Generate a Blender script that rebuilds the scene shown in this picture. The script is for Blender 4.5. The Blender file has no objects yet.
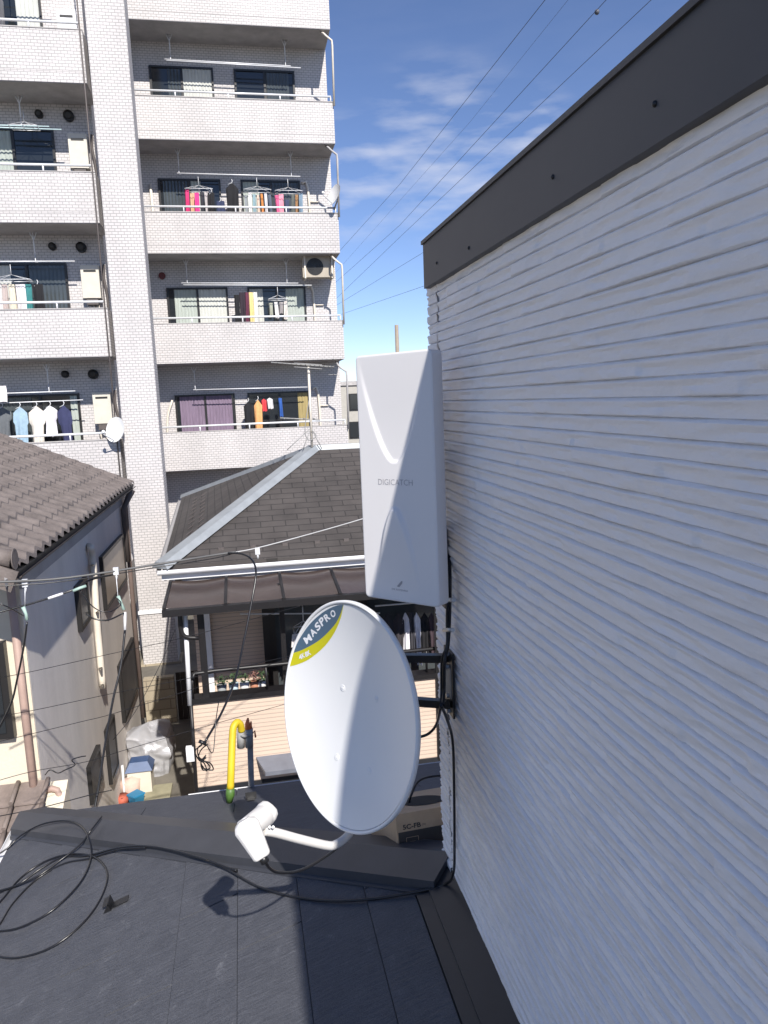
import bpy, math, random
import numpy as np
from mathutils import Vector, noise
random.seed(7)
PI = math.pi
SC = bpy.context.scene
COL = SC.collection
# ------------------------------------------------------------------ camera frame
F = 743.0
def _n(v): return v / np.linalg.norm(v)
YC = _n(np.array([-144., -108., F])); DC = np.array([186., 4888., F]); DC = _n(DC - YC * DC.dot(YC))
ZC = -DC; XC = np.cross(YC, ZC)
RM = np.array([XC, YC, ZC])
EYE = np.array([0., 0., 8.])
def ray(px, py): return RM @ np.array([px - 384., py - 512., F])
def at(px, py, Y=None, X=None, Z=None):
    r = ray(px, py)
    t = Y / r[1] if Y is not None else (X / r[0] if X is not None else (Z - 8) / r[2])
    return Vector(EYE + r * t)
# ------------------------------------------------------------------ materials
MATS = {}
def nt(name):
    m = bpy.data.materials.new(name); m.use_nodes = True
    return m, m.node_tree.nodes, m.node_tree.links, m.node_tree.nodes['Principled BSDF']
def mat(name, col, rough=.6, metal=0, var=.12, vscale=6, bump=0, bscale=60, spec=.5, stretch=(1, 1, 1), alpha=1, trans=0):
    if name in MATS: return MATS[name]
    m, N, L, B = nt(name)
    g = N.new('ShaderNodeNewGeometry'); mp = N.new('ShaderNodeMapping'); mp.inputs['Scale'].default_value = stretch
    L.new(g.outputs['Position'], mp.inputs['Vector'])
    if var:
        n = N.new('ShaderNodeTexNoise'); n.inputs['Scale'].default_value = vscale; n.inputs['Detail'].default_value = 6
        n.inputs['Roughness'].default_value = .65
        L.new(mp.outputs[0], n.inputs['Vector'])
        r = N.new('ShaderNodeValToRGB'); r.color_ramp.elements[0].position = .3; r.color_ramp.elements[1].position = .7
        r.color_ramp.elements[0].color = tuple(c * (1 - var) for c in col) + (1,)
        r.color_ramp.elements[1].color = tuple(min(1, c * (1 + var)) for c in col) + (1,)
        L.new(n.outputs['Fac'], r.inputs[0]); L.new(r.outputs[0], B.inputs['Base Color'])
    else: B.inputs['Base Color'].default_value = tuple(col) + (1,)
    B.inputs['Roughness'].default_value = rough; B.inputs['Metallic'].default_value = metal
    B.inputs['Specular IOR Level'].default_value = spec
    if trans: B.inputs['Transmission Weight'].default_value = trans
    if alpha < 1: B.inputs['Alpha'].default_value = alpha
    if bump:
        n2 = N.new('ShaderNodeTexNoise'); n2.inputs['Scale'].default_value = bscale; n2.inputs['Detail'].default_value = 5
        L.new(mp.outputs[0], n2.inputs['Vector'])
        b = N.new('ShaderNodeBump'); b.inputs['Strength'].default_value = bump; b.inputs['Distance'].default_value = .01
        L.new(n2.outputs['Fac'], b.inputs['Height']); L.new(b.outputs[0], B.inputs['Normal'])
    MATS[name] = m; return m
def brickmat(name, c1, c2, mortar, bw, rh, ms, rough=.6, uv=False, bump=.4, offset=.5, stain=.12, sscale=1.2, bias=0.):
    """small tiles / shingles / boards: brick texture on (x+y, z) or on the UVs"""
    if name in MATS: return MATS[name]
    m, N, L, B = nt(name)
    if uv:
        src = N.new('ShaderNodeTexCoord').outputs['UV']
    else:
        g = N.new('ShaderNodeNewGeometry'); s = N.new('ShaderNodeSeparateXYZ'); L.new(g.outputs['Position'], s.inputs[0])
        a = N.new('ShaderNodeMath'); a.operation = 'ADD'; L.new(s.outputs[0], a.inputs[0]); L.new(s.outputs[1], a.inputs[1])
        c = N.new('ShaderNodeCombineXYZ'); L.new(a.outputs[0], c.inputs[0]); L.new(s.outputs[2], c.inputs[1]); src = c.outputs[0]
    b = N.new('ShaderNodeTexBrick'); L.new(src, b.inputs['Vector'])
    b.inputs['Color1'].default_value = c1 + (1,); b.inputs['Color2'].default_value = c2 + (1,); b.inputs['Mortar'].default_value = mortar + (1,)
    b.inputs['Scale'].default_value = 1; b.inputs['Mortar Size'].default_value = ms; b.inputs['Mortar Smooth'].default_value = .1
    b.inputs['Brick Width'].default_value = bw; b.inputs['Row Height'].default_value = rh; b.offset = offset
    b.inputs['Bias'].default_value = bias
    g2 = N.new('ShaderNodeNewGeometry'); mp = N.new('ShaderNodeMapping'); mp.inputs['Scale'].default_value = (1, 1, .35)
    L.new(g2.outputs['Position'], mp.inputs[0])
    n = N.new('ShaderNodeTexNoise'); n.inputs['Scale'].default_value = sscale; n.inputs['Detail'].default_value = 8; L.new(mp.outputs[0], n.inputs['Vector'])
    r = N.new('ShaderNodeMapRange'); r.inputs['From Min'].default_value = .3; r.inputs['From Max'].default_value = .7
    r.inputs['To Min'].default_value = 1 - stain; r.inputs['To Max'].default_value = 1 + stain * .3; L.new(n.outputs['Fac'], r.inputs['Value'])
    mx = N.new('ShaderNodeVectorMath'); mx.operation = 'SCALE'; L.new(b.outputs['Color'], mx.inputs[0]); L.new(r.outputs[0], mx.inputs['Scale'])
    L.new(mx.outputs[0], B.inputs['Base Color']); B.inputs['Roughness'].default_value = rough
    if bump:
        bp = N.new('ShaderNodeBump'); bp.inputs['Strength'].default_value = bump; bp.inputs['Distance'].default_value = .006; bp.invert = True
        L.new(b.outputs['Fac'], bp.inputs['Height']); L.new(bp.outputs[0], B.inputs['Normal'])
    MATS[name] = m; return m
M = dict(
    siding=mat('white siding', (.83, .81, .80), .5, var=.03, vscale=3, bump=.25, bscale=140, stretch=(1, .35, 1)),
    fascia=mat('dark fascia metal', (.046, .045, .048), .5, var=.1, vscale=5),
    capm=mat('charcoal cap metal', (.05, .052, .06), .42, var=.14, vscale=7),
    flash=mat('black flashing', (.022, .023, .027), .45, var=.15),
    black=mat('black plastic', (.012, .012, .013), .35, var=0),
    cable=mat('black cable', (.012, .012, .014), .28, var=0),
    steel=mat('galvanised steel', (.45, .46, .47), .4, .7, var=.2, vscale=30),
    zinc=mat('zinc', (.30, .295, .285), .75, 0, var=.15, vscale=20),
    dish=mat('white enamel', (.78, .78, .77), .32, var=.015, vscale=3),
    plastic=mat('white plastic', (.72, .70, .69), .4, var=.015, vscale=3),
    lnb=mat('white lnb', (.70, .68, .655), .38, var=.03),
    logogrey=mat('logo grey', (.32, .31, .33), .5, var=0),
    sblue=mat('sticker blue', (.075, .13, .19), .4, var=0),
    syel=mat('sticker yellow', (.56, .52, .012), .4, var=0),
    swhite=mat('sticker white', (.75, .76, .78), .4, var=0),
    card=mat('cardboard', (.52, .36, .22), .8, var=.08, vscale=15),
    cardd=mat('carton print', (.06, .05, .04), .8, var=.1),
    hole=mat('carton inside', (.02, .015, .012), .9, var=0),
    white=mat('white paint', (.76, .76, .77), .45, var=.06, vscale=4),
    rail=mat('balcony rail', (.72, .73, .75), .35, .1, var=.08),
    concrete=mat('balcony concrete', (.44, .42, .41), .85, var=.18, vscale=2.5, bump=.3),
    cream=mat('cream enamel', (.62, .58, .50), .5, var=.06),
    glass=mat('dark glass', (.02, .024, .028), .08, var=0, spec=.6),
    glasst=mat('grey glass', (.06, .07, .075), .12, var=.2, vscale=2),
    frame=mat('dark window frame', (.018, .017, .017), .4, var=0),
    curt=mat('pale curtain', (.55, .56, .52), .9, var=.12, vscale=9, stretch=(3, 1, .3)),
    curtg=mat('green curtain', (.40, .44, .40), .9, var=.15, vscale=9, stretch=(3, 1, .3)),
    curtp=mat('purple curtain', (.20, .15, .21), .9, var=.2, vscale=9, stretch=(3, 1, .3)),
    curty=mat('yellow curtain', (.34, .27, .12), .9, var=.2, vscale=9, stretch=(3, 1, .3)),
    stucco=mat('grey stucco', (.70, .65, .60), .9, var=.12, vscale=1.3, bump=.5, bscale=40, stretch=(1, 1, .3)),
    creamw=mat('cream stucco', (.66, .59, .47), .9, var=.08, vscale=1.5, bump=.4, bscale=40),
    fasc2=mat('grey board', (.34, .33, .33), .8, var=.12, vscale=2),
    kawara=mat('grey clay roof tile', (.155, .13, .118), .7, var=.3, vscale=5, bump=.3, bscale=50),
    kawara2=mat('brown roof tile', (.20, .16, .14), .75, var=.3, vscale=5, bump=.3, bscale=40),
    ridge2=mat('ridge cover zinc', (.30, .32, .335), .5, .2, var=.12, vscale=5),
    beam=mat('dark bronze aluminium', (.012, .011, .012), .45, var=.1),
    poly=mat('smoked canopy panel', (.060, .043, .039), .25, var=.25, vscale=2.5),
    pipe=mat('cream pipe', (.68, .62, .53), .5, var=.1),
    pipeb=mat('brown pipe', (.40, .28, .23), .6, var=.15, vscale=3),
    piped=mat('dark grey pipe', (.10, .085, .08), .6, var=.15),
    yellow=mat('yellow tube', (.62, .45, .02), .5, var=.12),
    green=mat('green tape', (.07, .15, .03), .5, var=.25, vscale=60),
    orange=mat('orange tape', (.72, .20, .07), .6, var=.1),
    redm=mat('red clay', (.42, .10, .06), .7, var=.2),
    blue=mat('blue plastic', (.02, .20, .38), .4, var=.1),
    navy=mat('navy plastic', (.035, .075, .18), .4, var=.1),
    tarp=mat('silver tarp', (.46, .46, .48), .35, .35, var=.12, vscale=5, bump=.3, bscale=14),
    earth=mat('ground', (.13, .12, .10), .95, var=.3, vscale=1.5, bump=.5, bscale=20),
    moss=mat('mossy concrete', (.30, .28, .19), .9, var=.25, vscale=3),
    leaf=mat('leaf green', (.04, .075, .03), .7, var=.4, vscale=20),
    farwall=mat('far building wall', (.42, .40, .36), .85, var=.08),
    wire=mat('power wire', (.10, .105, .13), .6, var=0),
    asphalt=mat('asphalt', (.05, .05, .052), .9, var=.2, vscale=2),
    vent=mat('vent black', (.02, .02, .02), .5, var=0),
    frost=mat('shutter grey', (.09, .085, .085), .5, var=.2, vscale=3),
    pane_b=mat('amber frosted pane', (.36, .29, .22), .3, var=.12, vscale=3),
    wood=mat('brown boards', (.035, .026, .022), .7, var=.2, stretch=(6, 6, 1)),
)
TILE = brickmat('white facade tile', (.60, .57, .56), (.545, .52, .51), (.33, .315, .31), .122, .060, .0062, bias=-.3, stain=.13)
BLOCK = brickmat('concrete block', (.44, .38, .28), (.40, .34, .25), (.25, .21, .16), .40, .19, .01, rough=.9, stain=.3)
BEIGE = brickmat('beige siding', (.66, .52, .41), (.62, .485, .38), (.46, .36, .29), 60., .052, .006, rough=.75, stain=.06)
SHIN = brickmat('grey brown slate', (.076, .066, .061), (.064, .056, .052), (.036, .032, .030), .34, .135, .0075, rough=.8, uv=True, bump=.9, stain=.3, sscale=2.5)

def slate_mat():
    m, N, L, B = nt('charcoal slate')
    g = N.new('ShaderNodeNewGeometry')
    mp = N.new('ShaderNodeMapping'); mp.inputs['Scale'].default_value = (16, 95, 16); L.new(g.outputs['Position'], mp.inputs[0])
    n = N.new('ShaderNodeTexNoise'); n.inputs['Scale'].default_value = 1; n.inputs['Detail'].default_value = 4; L.new(mp.outputs[0], n.inputs[0])
    mpb = N.new('ShaderNodeMapping'); mpb.inputs['Scale'].default_value = (1, 1, 1); L.new(g.outputs['Position'], mpb.inputs[0])
    n2 = N.new('ShaderNodeTexNoise'); n2.inputs['Scale'].default_value = 260; n2.inputs['Detail'].default_value = 3; L.new(mpb.outputs[0], n2.inputs[0])
    a = N.new('ShaderNodeMath'); a.operation = 'MULTIPLY_ADD'; a.inputs[1].default_value = .35
    L.new(n2.outputs['Fac'], a.inputs[0]); L.new(n.outputs['Fac'], a.inputs[2])
    b = N.new('ShaderNodeBump'); b.inputs['Strength'].default_value = .7; b.inputs['Distance'].default_value = .005
    L.new(a.outputs[0], b.inputs['Height']); L.new(b.outputs[0], B.inputs['Normal'])
    # pale scuffs
    n3 = N.new('ShaderNodeTexNoise'); n3.inputs['Scale'].default_value = 15; n3.inputs['Detail'].default_value = 9; n3.inputs['Roughness'].default_value = .7
    n3.inputs['Distortion'].default_value = .6
    L.new(mpb.outputs[0], n3.inputs[0])
    r = N.new('ShaderNodeValToRGB'); e = r.color_ramp.elements
    e[0].position = .32; e[0].color = (.060, .063, .074, 1); e[1].position = .62; e[1].color = (.080, .083, .095, 1)
    x = r.color_ramp.elements.new(.74); x.color = (.16, .163, .175, 1)
    L.new(n3.outputs['Fac'], r.inputs[0])
    n4 = N.new('ShaderNodeTexNoise'); n4.inputs['Scale'].default_value = 350; n4.inputs['Detail'].default_value = 2; L.new(mpb.outputs[0], n4.inputs[0])
    r4 = N.new('ShaderNodeMapRange'); r4.inputs['From Min'].default_value = .3; r4.inputs['From Max'].default_value = .7
    r4.inputs['To Min'].default_value = .7; r4.inputs['To Max'].default_value = 1.3; L.new(n4.outputs['Fac'], r4.inputs[0])
    s = N.new('ShaderNodeVectorMath'); s.operation = 'SCALE'; L.new(r.outputs[0], s.inputs[0]); L.new(r4.outputs[0], s.inputs['Scale'])
    L.new(s.outputs[0], B.inputs['Base Color']); B.inputs['Roughness'].default_value = .62
    return m
M['slate'] = slate_mat()
def cloth(col):
    return mat('cloth %.2f %.2f %.2f' % col, col, .9, var=.12, vscale=12)
# ------------------------------------------------------------------ mesh builder
ROOT = {}
def catmull(P, n=6):
    P = [Vector(p) for p in P]
    if len(P) < 3: return P
    Q = [P[0] * 2 - P[1]] + P + [P[-1] * 2 - P[-2]]; out = []
    for i in range(1, len(Q) - 2):
        a, b, c, d = Q[i - 1:i + 3]
        for k in range(n):
            t = k / n
            out.append(.5 * ((2 * b) + (c - a) * t + (2 * a - 5 * b + 4 * c - d) * t * t + (3 * b - a - 3 * c + d) * t ** 3))
    out.append(P[-1]); return out
class MB:
    def __init__(s): s.v = []; s.f = []; s.uv = {}; s.mi = {}; s.smooth = set(); s.cur = 0
    def face(s, idx, uv=None, smooth=False):
        k = len(s.f); s.f.append(tuple(idx))
        if uv: s.uv[k] = uv
        if s.cur: s.mi[k] = s.cur
        if smooth: s.smooth.add(k)
    def poly(s, pts, basis=None):
        i0 = len(s.v); s.v += [Vector(p) for p in pts]
        uv = [(Vector(p).dot(basis[0]), Vector(p).dot(basis[1])) for p in pts] if basis else None
        s.face(range(i0, i0 + len(pts)), uv); return s
    def hexa(s, a, b):
        """two quads, a = bottom ring, b = top ring (same order)"""
        i = len(s.v); s.v += [Vector(p) for p in a] + [Vector(p) for p in b]; n = len(a)
        s.face([i + k for k in range(n)][::-1]); s.face([i + n + k for k in range(n)])
        for k in range(n):
            s.face((i + k, i + (k + 1) % n, i + n + (k + 1) % n, i + n + k))
        return s
    def box(s, x0, x1, y0, y1, z0, z1):
        return s.hexa([(x0, y0, z0), (x1, y0, z0), (x1, y1, z0), (x0, y1, z0)], [(x0, y0, z1), (x1, y0, z1), (x1, y1, z1), (x0, y1, z1)])
    def obox(s, c, ax, ay, az, hx, hy, hz, bev=0):
        c = Vector(c); ax, ay, az = [Vector(q) for q in (ax, ay, az)]
        q = [(-1, -1), (1, -1), (1, 1), (-1, 1)]
        return s.hexa([c + ax * hx * a + ay * hy * b - az * hz for a, b in q], [c + ax * hx * a + ay * hy * b + az * hz for a, b in q])
    def bar(s, p, q, w, h=None, up=(0, 0, 1)):
        p = Vector(p); q = Vector(q); d = (q - p).normalized(); h = h or w
        u = Vector(up); r = d.cross(u)
        if r.length < 1e-4: r = d.cross(Vector((1, 0, 0)))
        r.normalize(); u = r.cross(d)
        return s.obox((p + q) / 2, d, r, u, (q - p).length / 2, w / 2, h / 2)
    def tube(s, P, r, n=8, smooth=True, sub=0, cap=True):
        P = catmull(P, sub) if sub else [Vector(p) for p in P]
        rr = r if isinstance(r, (list, tuple)) else [r] * len(P)
        if len(rr) != len(P): rr = [rr[min(int(k * len(rr) / len(P)), len(rr) - 1)] for k in range(len(P))]
        i0 = len(s.v); u = None
        for k, p in enumerate(P):
            d = (P[min(k + 1, len(P) - 1)] - P[max(k - 1, 0)])
            d = d.normalized() if d.length > 1e-9 else Vector((0, 0, 1))
            if u is None:
                u = d.cross(Vector((0, 0, 1)));
                if u.length < .05: u = d.cross(Vector((1, 0, 0)))
            u = (u - d * u.dot(d)).normalized(); w = d.cross(u)
            for j in range(n):
                a = 2 * PI * j / n; s.v.append(p + (u * math.cos(a) + w * math.sin(a)) * rr[k])
        for k in range(len(P) - 1):
            for j in range(n):
                a = i0 + k * n + j; b = i0 + k * n + (j + 1) % n
                s.face((a, b, b + n, a + n), smooth=smooth)
        if cap:
            s.face([i0 + j for j in range(n)][::-1]); s.face([i0 + (len(P) - 1) * n + j for j in range(n)])
        return s
    def grid(s, fn, nu, nv, smooth=True, uvb=None):
        i0 = len(s.v)
        for j in range(nv + 1):
            for i in range(nu + 1): s.v.append(Vector(fn(i / nu, j / nv)))
        for j in range(nv):
            for i in range(nu):
                a = i0 + j * (nu + 1) + i; s.face((a, a + 1, a + nu + 2, a + nu + 1), smooth=smooth)
        return s
    def sphere(s, c, r, sx=1, sy=1, sz=1, n=10):
        c = Vector(c)
        return s.grid(lambda u, v: c + Vector((r * sx * math.sin(PI * v) * math.cos(2 * PI * u), r * sy * math.sin(PI * v) * math.sin(2 * PI * u), r * sz * math.cos(PI * v))), n, n // 2 + 1)
    def build(s, name, m, parent=None):
        me = bpy.data.meshes.new(name)
        if parent is not None: root = ROOT[parent.name]
        else:
            xs = [p.x for p in s.v]; ys = [p.y for p in s.v]; zs = [p.z for p in s.v]
            root = Vector(((min(xs) + max(xs)) / 2, (min(ys) + max(ys)) / 2, min(zs)))
        me.from_pydata([p - root for p in s.v], [], s.f)
        for x in (m if isinstance(m, (list, tuple)) else [m]): me.materials.append(x)
        if s.uv:
            uvl = me.uv_layers.new(name='UVMap')
            for k, uv in s.uv.items():
                for li, q in zip(me.polygons[k].loop_indices, uv): uvl.data[li].uv = q
        for k in s.smooth: me.polygons[k].use_smooth = True
        for k, q in s.mi.items(): me.polygons[k].material_index = q
        me.update()
        o = bpy.data.objects.new(name, me); COL.objects.link(o)
        if parent is not None: o.parent = parent
        else: o.location = root
        ROOT[o.name] = root
        return o
def tag(o, label=None, cat=None, group=None, kind=None):
    if label: o['label'] = label
    if cat: o['category'] = cat
    if group: o['group'] = group
    if kind: o['kind'] = kind
    return o
def thing(name, label, cat, loc, group=None):
    o = bpy.data.objects.new(name, None); o.location = loc; o.empty_display_size = .2; COL.objects.link(o)
    ROOT[o.name] = Vector(loc); return tag(o, label, cat, group)

G0 = 2.2
# ------------------------------------------------------------------ ground, world
g = MB().poly([(-900, -900, G0), (900, -900, G0), (900, 900, G0), (-900, 900, G0)]).build('ground', M['earth']); tag(g, kind='structure')
rd = MB().poly([(-60, 30, G0 + .004), (60, 30, G0 + .004), (60, 36, G0 + .004), (-60, 36, G0 + .004)]).build('road', M['asphalt']); tag(rd, kind='structure')

# ------------------------------------------------------------------ own house
W = .55; YE = 2.132; YK = None; ZB = 6.53; S = .35
EX = -1.25; EY = 3.95
nz = lambda x: ZB + S * (x - W)
fz = lambda y: ZB - S * (y - 2.10)
H = thing('white_sided_house', 'white textured siding house with charcoal slate lower roof in the foreground', 'house', (1.5, 1, 0))
# siding: relief rows
def siding(y0, y1, name, seed, ends=False):
    rnd = random.Random(seed); rh = .0268; z0, z1 = ZB - .15, 8.33
    rows = int((z1 - z0) / rh) + 1; dy = .0065; ny = int((y1 - y0) / dy)
    prof = [0., .06, .12, .30, .50, .64, .74, .82, .89, .945, 1.]
    mb = MB(); idx = []
    ys = [y0 + (y1 - y0) * i / ny for i in range(ny + 1)]
    for r in range(rows):
        p = []; y = y0 - rnd.random() * .3; cur = rnd.choice([.001, .004, .007]); tilt = 0; nxt = y
        for yy in ys:
            while yy >= nxt:
                nxt += rnd.uniform(.06, .34); q = rnd.choice([.0002, .0024, .0044, .0064]); cur = q if abs(q - cur) > .001 else q + .003
                tilt = rnd.uniform(-.0055, .0045)
            p.append((cur, tilt))
        for k, v in enumerate(prof[:-1]):
            z = z0 + (r + v) * rh; line = []
            for (c, t), yy in zip(p, ys):
                n1 = noise.noise(Vector((yy * 11, z * 70, seed))); n2 = noise.noise(Vector((yy * 42, z * 150, seed + 5)))
                chip = .0018 * min(1, max(0, (n1 - .05) * 10)) - .0014 * min(1, max(0, (-n1 - .1) * 8))
                f = c * .62 + t * .4 * (.5 - v) + chip + n2 * .0005; bead = .0040 + c * .32
                if v == 0. or v > .98: d = -.0030
                elif v == .06: d = f * .8
                elif v < .6: d = f
                elif v < .70: d = f * .6 + bead * .4
                elif v < .80: d = bead * .92 + f * .08
                elif v < .86: d = bead
                elif v < .92: d = bead * .72
                else: d = bead * .15
                line.append(len(mb.v)); mb.v.append(Vector((W - d, yy, z)))
            idx.append(line)
    for a, b in zip(idx[:-1], idx[1:]):
        for i in range(ny):
            mb.face((a[i + 1], a[i], b[i], b[i + 1]), smooth=True)
    return mb
wo_ = siding(-.9, 2.024, 'wall', 3).build('wall', M['siding'], H); wo_.data.set_sharp_from_angle(angle=math.radians(32))
mb = siding(2.029, YE, 'corner', 3)
mb.box(W + .004, W + .03, 2.0235, 2.0295, ZB - .15, 8.3)
wo_ = mb.build('corner_trim', M['siding'], H); wo_.data.set_sharp_from_angle(angle=math.radians(32))
MB().box(W + .012, 4.5, -5.5, YE - .002, 4.2, 8.33).build('upper_storey', M['siding'], H)
MB().box(W - .0012, W + .011, 2.0225, 2.0305, ZB - .1, 8.3).build('joint_sealant', mat('grey sealant', (.22, .22, .24), .7), H)
# fascia (parapet coping)
YK = at(423.5, 268, X=W - .022).y
mb = MB().box(W - .022, W + .20, -5.5, YK, 8.300, 8.418)
mb.box(W - .027, W + .21, -5.5, YK + .004, 8.4185, 8.428)
mb.box(W + .2, 4.55, YK - .1, YK, 8.300, 8.418); mb.box(W + .21, 4.55, -5.5, YK + .004, 8.400, 8.426)
fa = mb.build('parapet_coping', M['fascia'], H)
mb = MB()
for px, py in ((437, 263), (469, 248), (553, 177), (655, 104)):
    p = at(px, py, X=W - .022); mb.sphere(p, .0042, n=8)
mb.build('nail', M['black'], fa)
# roof slates
exps = [.43, .29, .085, -.12, -.325, -.53, -.735, -.94, -1.145, EX]
mb = MB(); rnd = random.Random(2)
def slab(mb, pts, th, up):
    a = [Vector(p) for p in pts]; mb.hexa([p - Vector((0, 0, .004)) for p in a], [p + Vector((0, 0, t)) for p, t in zip(a, th)])
for i in range(len(exps) - 1):
    xh, xl = exps[i], exps[i + 1]
    off = 2.16 if i % 2 == 0 else 2.16 - .62
    y = off - .91 * 5
    while y < 4.2:
        a, b = y + .0030, y + .91 - .0030
        eh, el = 2.65 - xh, 2.65 - xl
        if a < eh - .001:
            bh, bl = min(b, eh), min(b, el)
            j = rnd.uniform(0, .0012)
            slab(mb, [(xh - .0006, a, nz(xh)), (xl + .0012, a, nz(xl)), (xl + .0012, bl, nz(xl)), (xh - .0006, bh, nz(xh))][::-1], [.0015, .0068 + j, .0068 + j, .0015], 1)
        elif a < el:
            slab(mb, [(2.65 - a, a, nz(2.65 - a)), (xl + .0012, a, nz(xl)), (xl + .0012, min(b, el), nz(xl))][::-1], [.006, .006, .006], 1)
        y += .91
ey = [2.10 + .205 * k for k in range(10)]; ey[-1] = EY
for i in range(len(ey) - 1):
    ya, yb = ey[i], ey[i + 1]; off = .3 if i % 2 else -.155; x = off - .91 * 3
    while x < 4.4:
        a, b = x + .0016, x + .91 - .0016
        ha, hb = 2.65 - ya, 2.65 - yb
        xa_, xb_ = max(a, ha), max(a, hb)
        if b > ha: slab(mb, [(xa_, ya, fz(ya)), (b, ya, fz(ya)), (b, yb - .0012, fz(yb)), (xb_, yb - .0012, fz(yb))], [.0015, .0015, .0068, .0068], 1)
        elif b > hb: slab(mb, [(b, 2.65 - b, fz(2.65 - b)), (b, yb - .0012, fz(yb)), (xb_, yb - .0012, fz(yb))], [.006] * 3, 1)
        x += .91
mb.build('slate_roof', M['slate'], H)
# underlay
mb = MB(); e = .006
mb.poly([(W + .3, -5.5, nz(W + .3) - e), (W + .3, 2.1, nz(W) - e), (EX, 2.65 - EX, nz(EX) - e), (EX, -5.5, nz(EX) - e)][::-1])
mb.poly([(W, 2.1, ZB - e), (4.5, 2.1, ZB - e), (4.5, EY, fz(EY) - e), (2.65 - EY, EY, fz(EY) - e)][::-1])
mb.poly([(EX + .03, -5.5, nz(EX) - .17), (EX + .03, EY - .03, nz(EX) - .17), (4.5, EY - .03, nz(EX) - .17), (4.5, -5.5, nz(EX) - .17)])
mb.build('roof_underlay', M['flash'], H)
mb = MB().box(EX + .02, EX + .045, -5.5, EY - .03, nz(EX) - .18, nz(EX) - .012).box(EX + .02, 4.5, EY - .045, EY - .02, fz(EY) - .18, fz(EY) - .012)
mb.build('eaves_fascia', M['white'], H)
MB().box(-.75, 4.4, -5.4, 3.4, 0, nz(EX) - .18).build('lower_storey', M['siding'], H)
# white gutter at the far eave and left eave
def gutter(p, q, out, name, m, par, r=.055):
    p = Vector(p); q = Vector(q); o = Vector(out); mb = MB(); prof = []
    for k in range(9):
        a = PI * k / 8; prof.append(o * (r - r * math.cos(a)) + Vector((0, 0, -r * math.sin(a))))
    prof += [p_ * .9 + o * r * .1 for p_ in prof[::-1]]
    n = len(prof); i0 = 0; mb.v = [p + a for a in prof] + [q + a for a in prof]
    for k in range(n): mb.face((k, (k + 1) % n, n + (k + 1) % n, n + k))
    mb.face(range(8, -1, -1)) if False else None
    return mb.build(name, m, par)
gutter((-.42, EY - .015, fz(EY) - .004), (4.5, EY - .015, fz(EY) - .004), (0, 1, 0), 'gutter', M['white'], H, .022)
gutter((EX + .012, -5.4, nz(EX) - .02), (EX + .012, EY, nz(EX) - .02), (-1, 0, 0), 'gutter', M['white'], H, .03)
# hip cap
hd = Vector((-1, 1, -S)).normalized()
nN = Vector((-S, 0, 1)).normalized(); nF = Vector((0, S, 1)).normalized()
sN = hd.cross(nN).normalized(); sN = sN if sN.x < 0 or sN.y < 0 else -sN
sN = Vector((-1, -1, 0)); sN = (sN - hd * sN.dot(hd)); sN = (sN - nN * sN.dot(nN)).normalized()
sF = Vector((1, 1, 0)); sF = (sF - hd * sF.dot(hd)); sF = (sF - nF * sF.dot(nF)).normalized()
A0 = Vector((W + .01, 2.09, ZB)); A1 = A0 + hd * (1.84 / hd.y)
lift = Vector((0, 0, .046)); wid = .118
mb = MB()
rings = []
for A in (A0, A1):
    rings.append([A + lift, A + lift * .95 + sN * wid, A + sN * (wid + .002) + Vector((0, 0, .014)), A + sN * (wid + .016) + Vector((0, 0, .0125)), A + sN * (wid + .016) + Vector((0, 0, -.004)),
                  A - Vector((0, 0, .02)), A + sF * (wid + .016) - Vector((0, 0, .004)), A + sF * (wid + .016) + Vector((0, 0, .0125)), A + sF * (wid + .002) + Vector((0, 0, .014)), A + lift * .95 + sF * wid])
def slide(p, near):
    t = (EX - .022 - p.x) / hd.x if near else (EY + .02 - p.y) / hd.y
    return p + hd * t
rings[1] = [slide(p, k <= 5) for k, p in enumerate(rings[1])]
mb.hexa(rings[0], rings[1])
cap = mb.build('hip_cap', M['capm'], H)
# step flashing beside the wall
mb = MB()
def strip(xa, xb, dz0, dz1, ya, yb):
    mb.hexa([(xa, ya, nz(xa) - .004), (xb, ya, nz(xb) - .004), (xb, yb, nz(xb) - .004), (xa, yb, nz(xa) - .004)], [(xa, ya, nz(xa) + dz0), (xb, ya, nz(xb) + dz1), (xb, yb, nz(xb) + dz1), (xa, yb, nz(xa) + dz0)])
strip(.432, .468, .010, .011, -5.4, 2.02); strip(.468, W + .006, .019, .024, -5.4, 2.06)
mb.build('base_flashing', M['flash'], H)
def snowguard(p, d, n):
    d = Vector(d).normalized(); n = Vector(n).normalized(); r = d.cross(n); p = Vector(p) + n * .007
    sg = MB()
    sg.obox(p - d * .03 + n * .001, d, r, n, .035, .018, .001)
    sg.obox(p + n * .015, d, r, n, .001, .028, .016); sg.obox(p + d * .012 + n * .024 , d, r, n, .012, .028, .001)
    sg.poly([p - r * .028, p - r * .028 + n * .03, p - r * .028 + d * .03]); sg.poly([p + r * .028, p + r * .028 + n * .03, p + r * .028 + d * .03])
    return sg.build('snow_guard', M['black'], H)
snowguard((-.598, 2.728, nz(-.598)), (-1, 0, -S), nN)
snowguard((-.075, 3.60, fz(3.60)), (0, 1, -S), nF)

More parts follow.
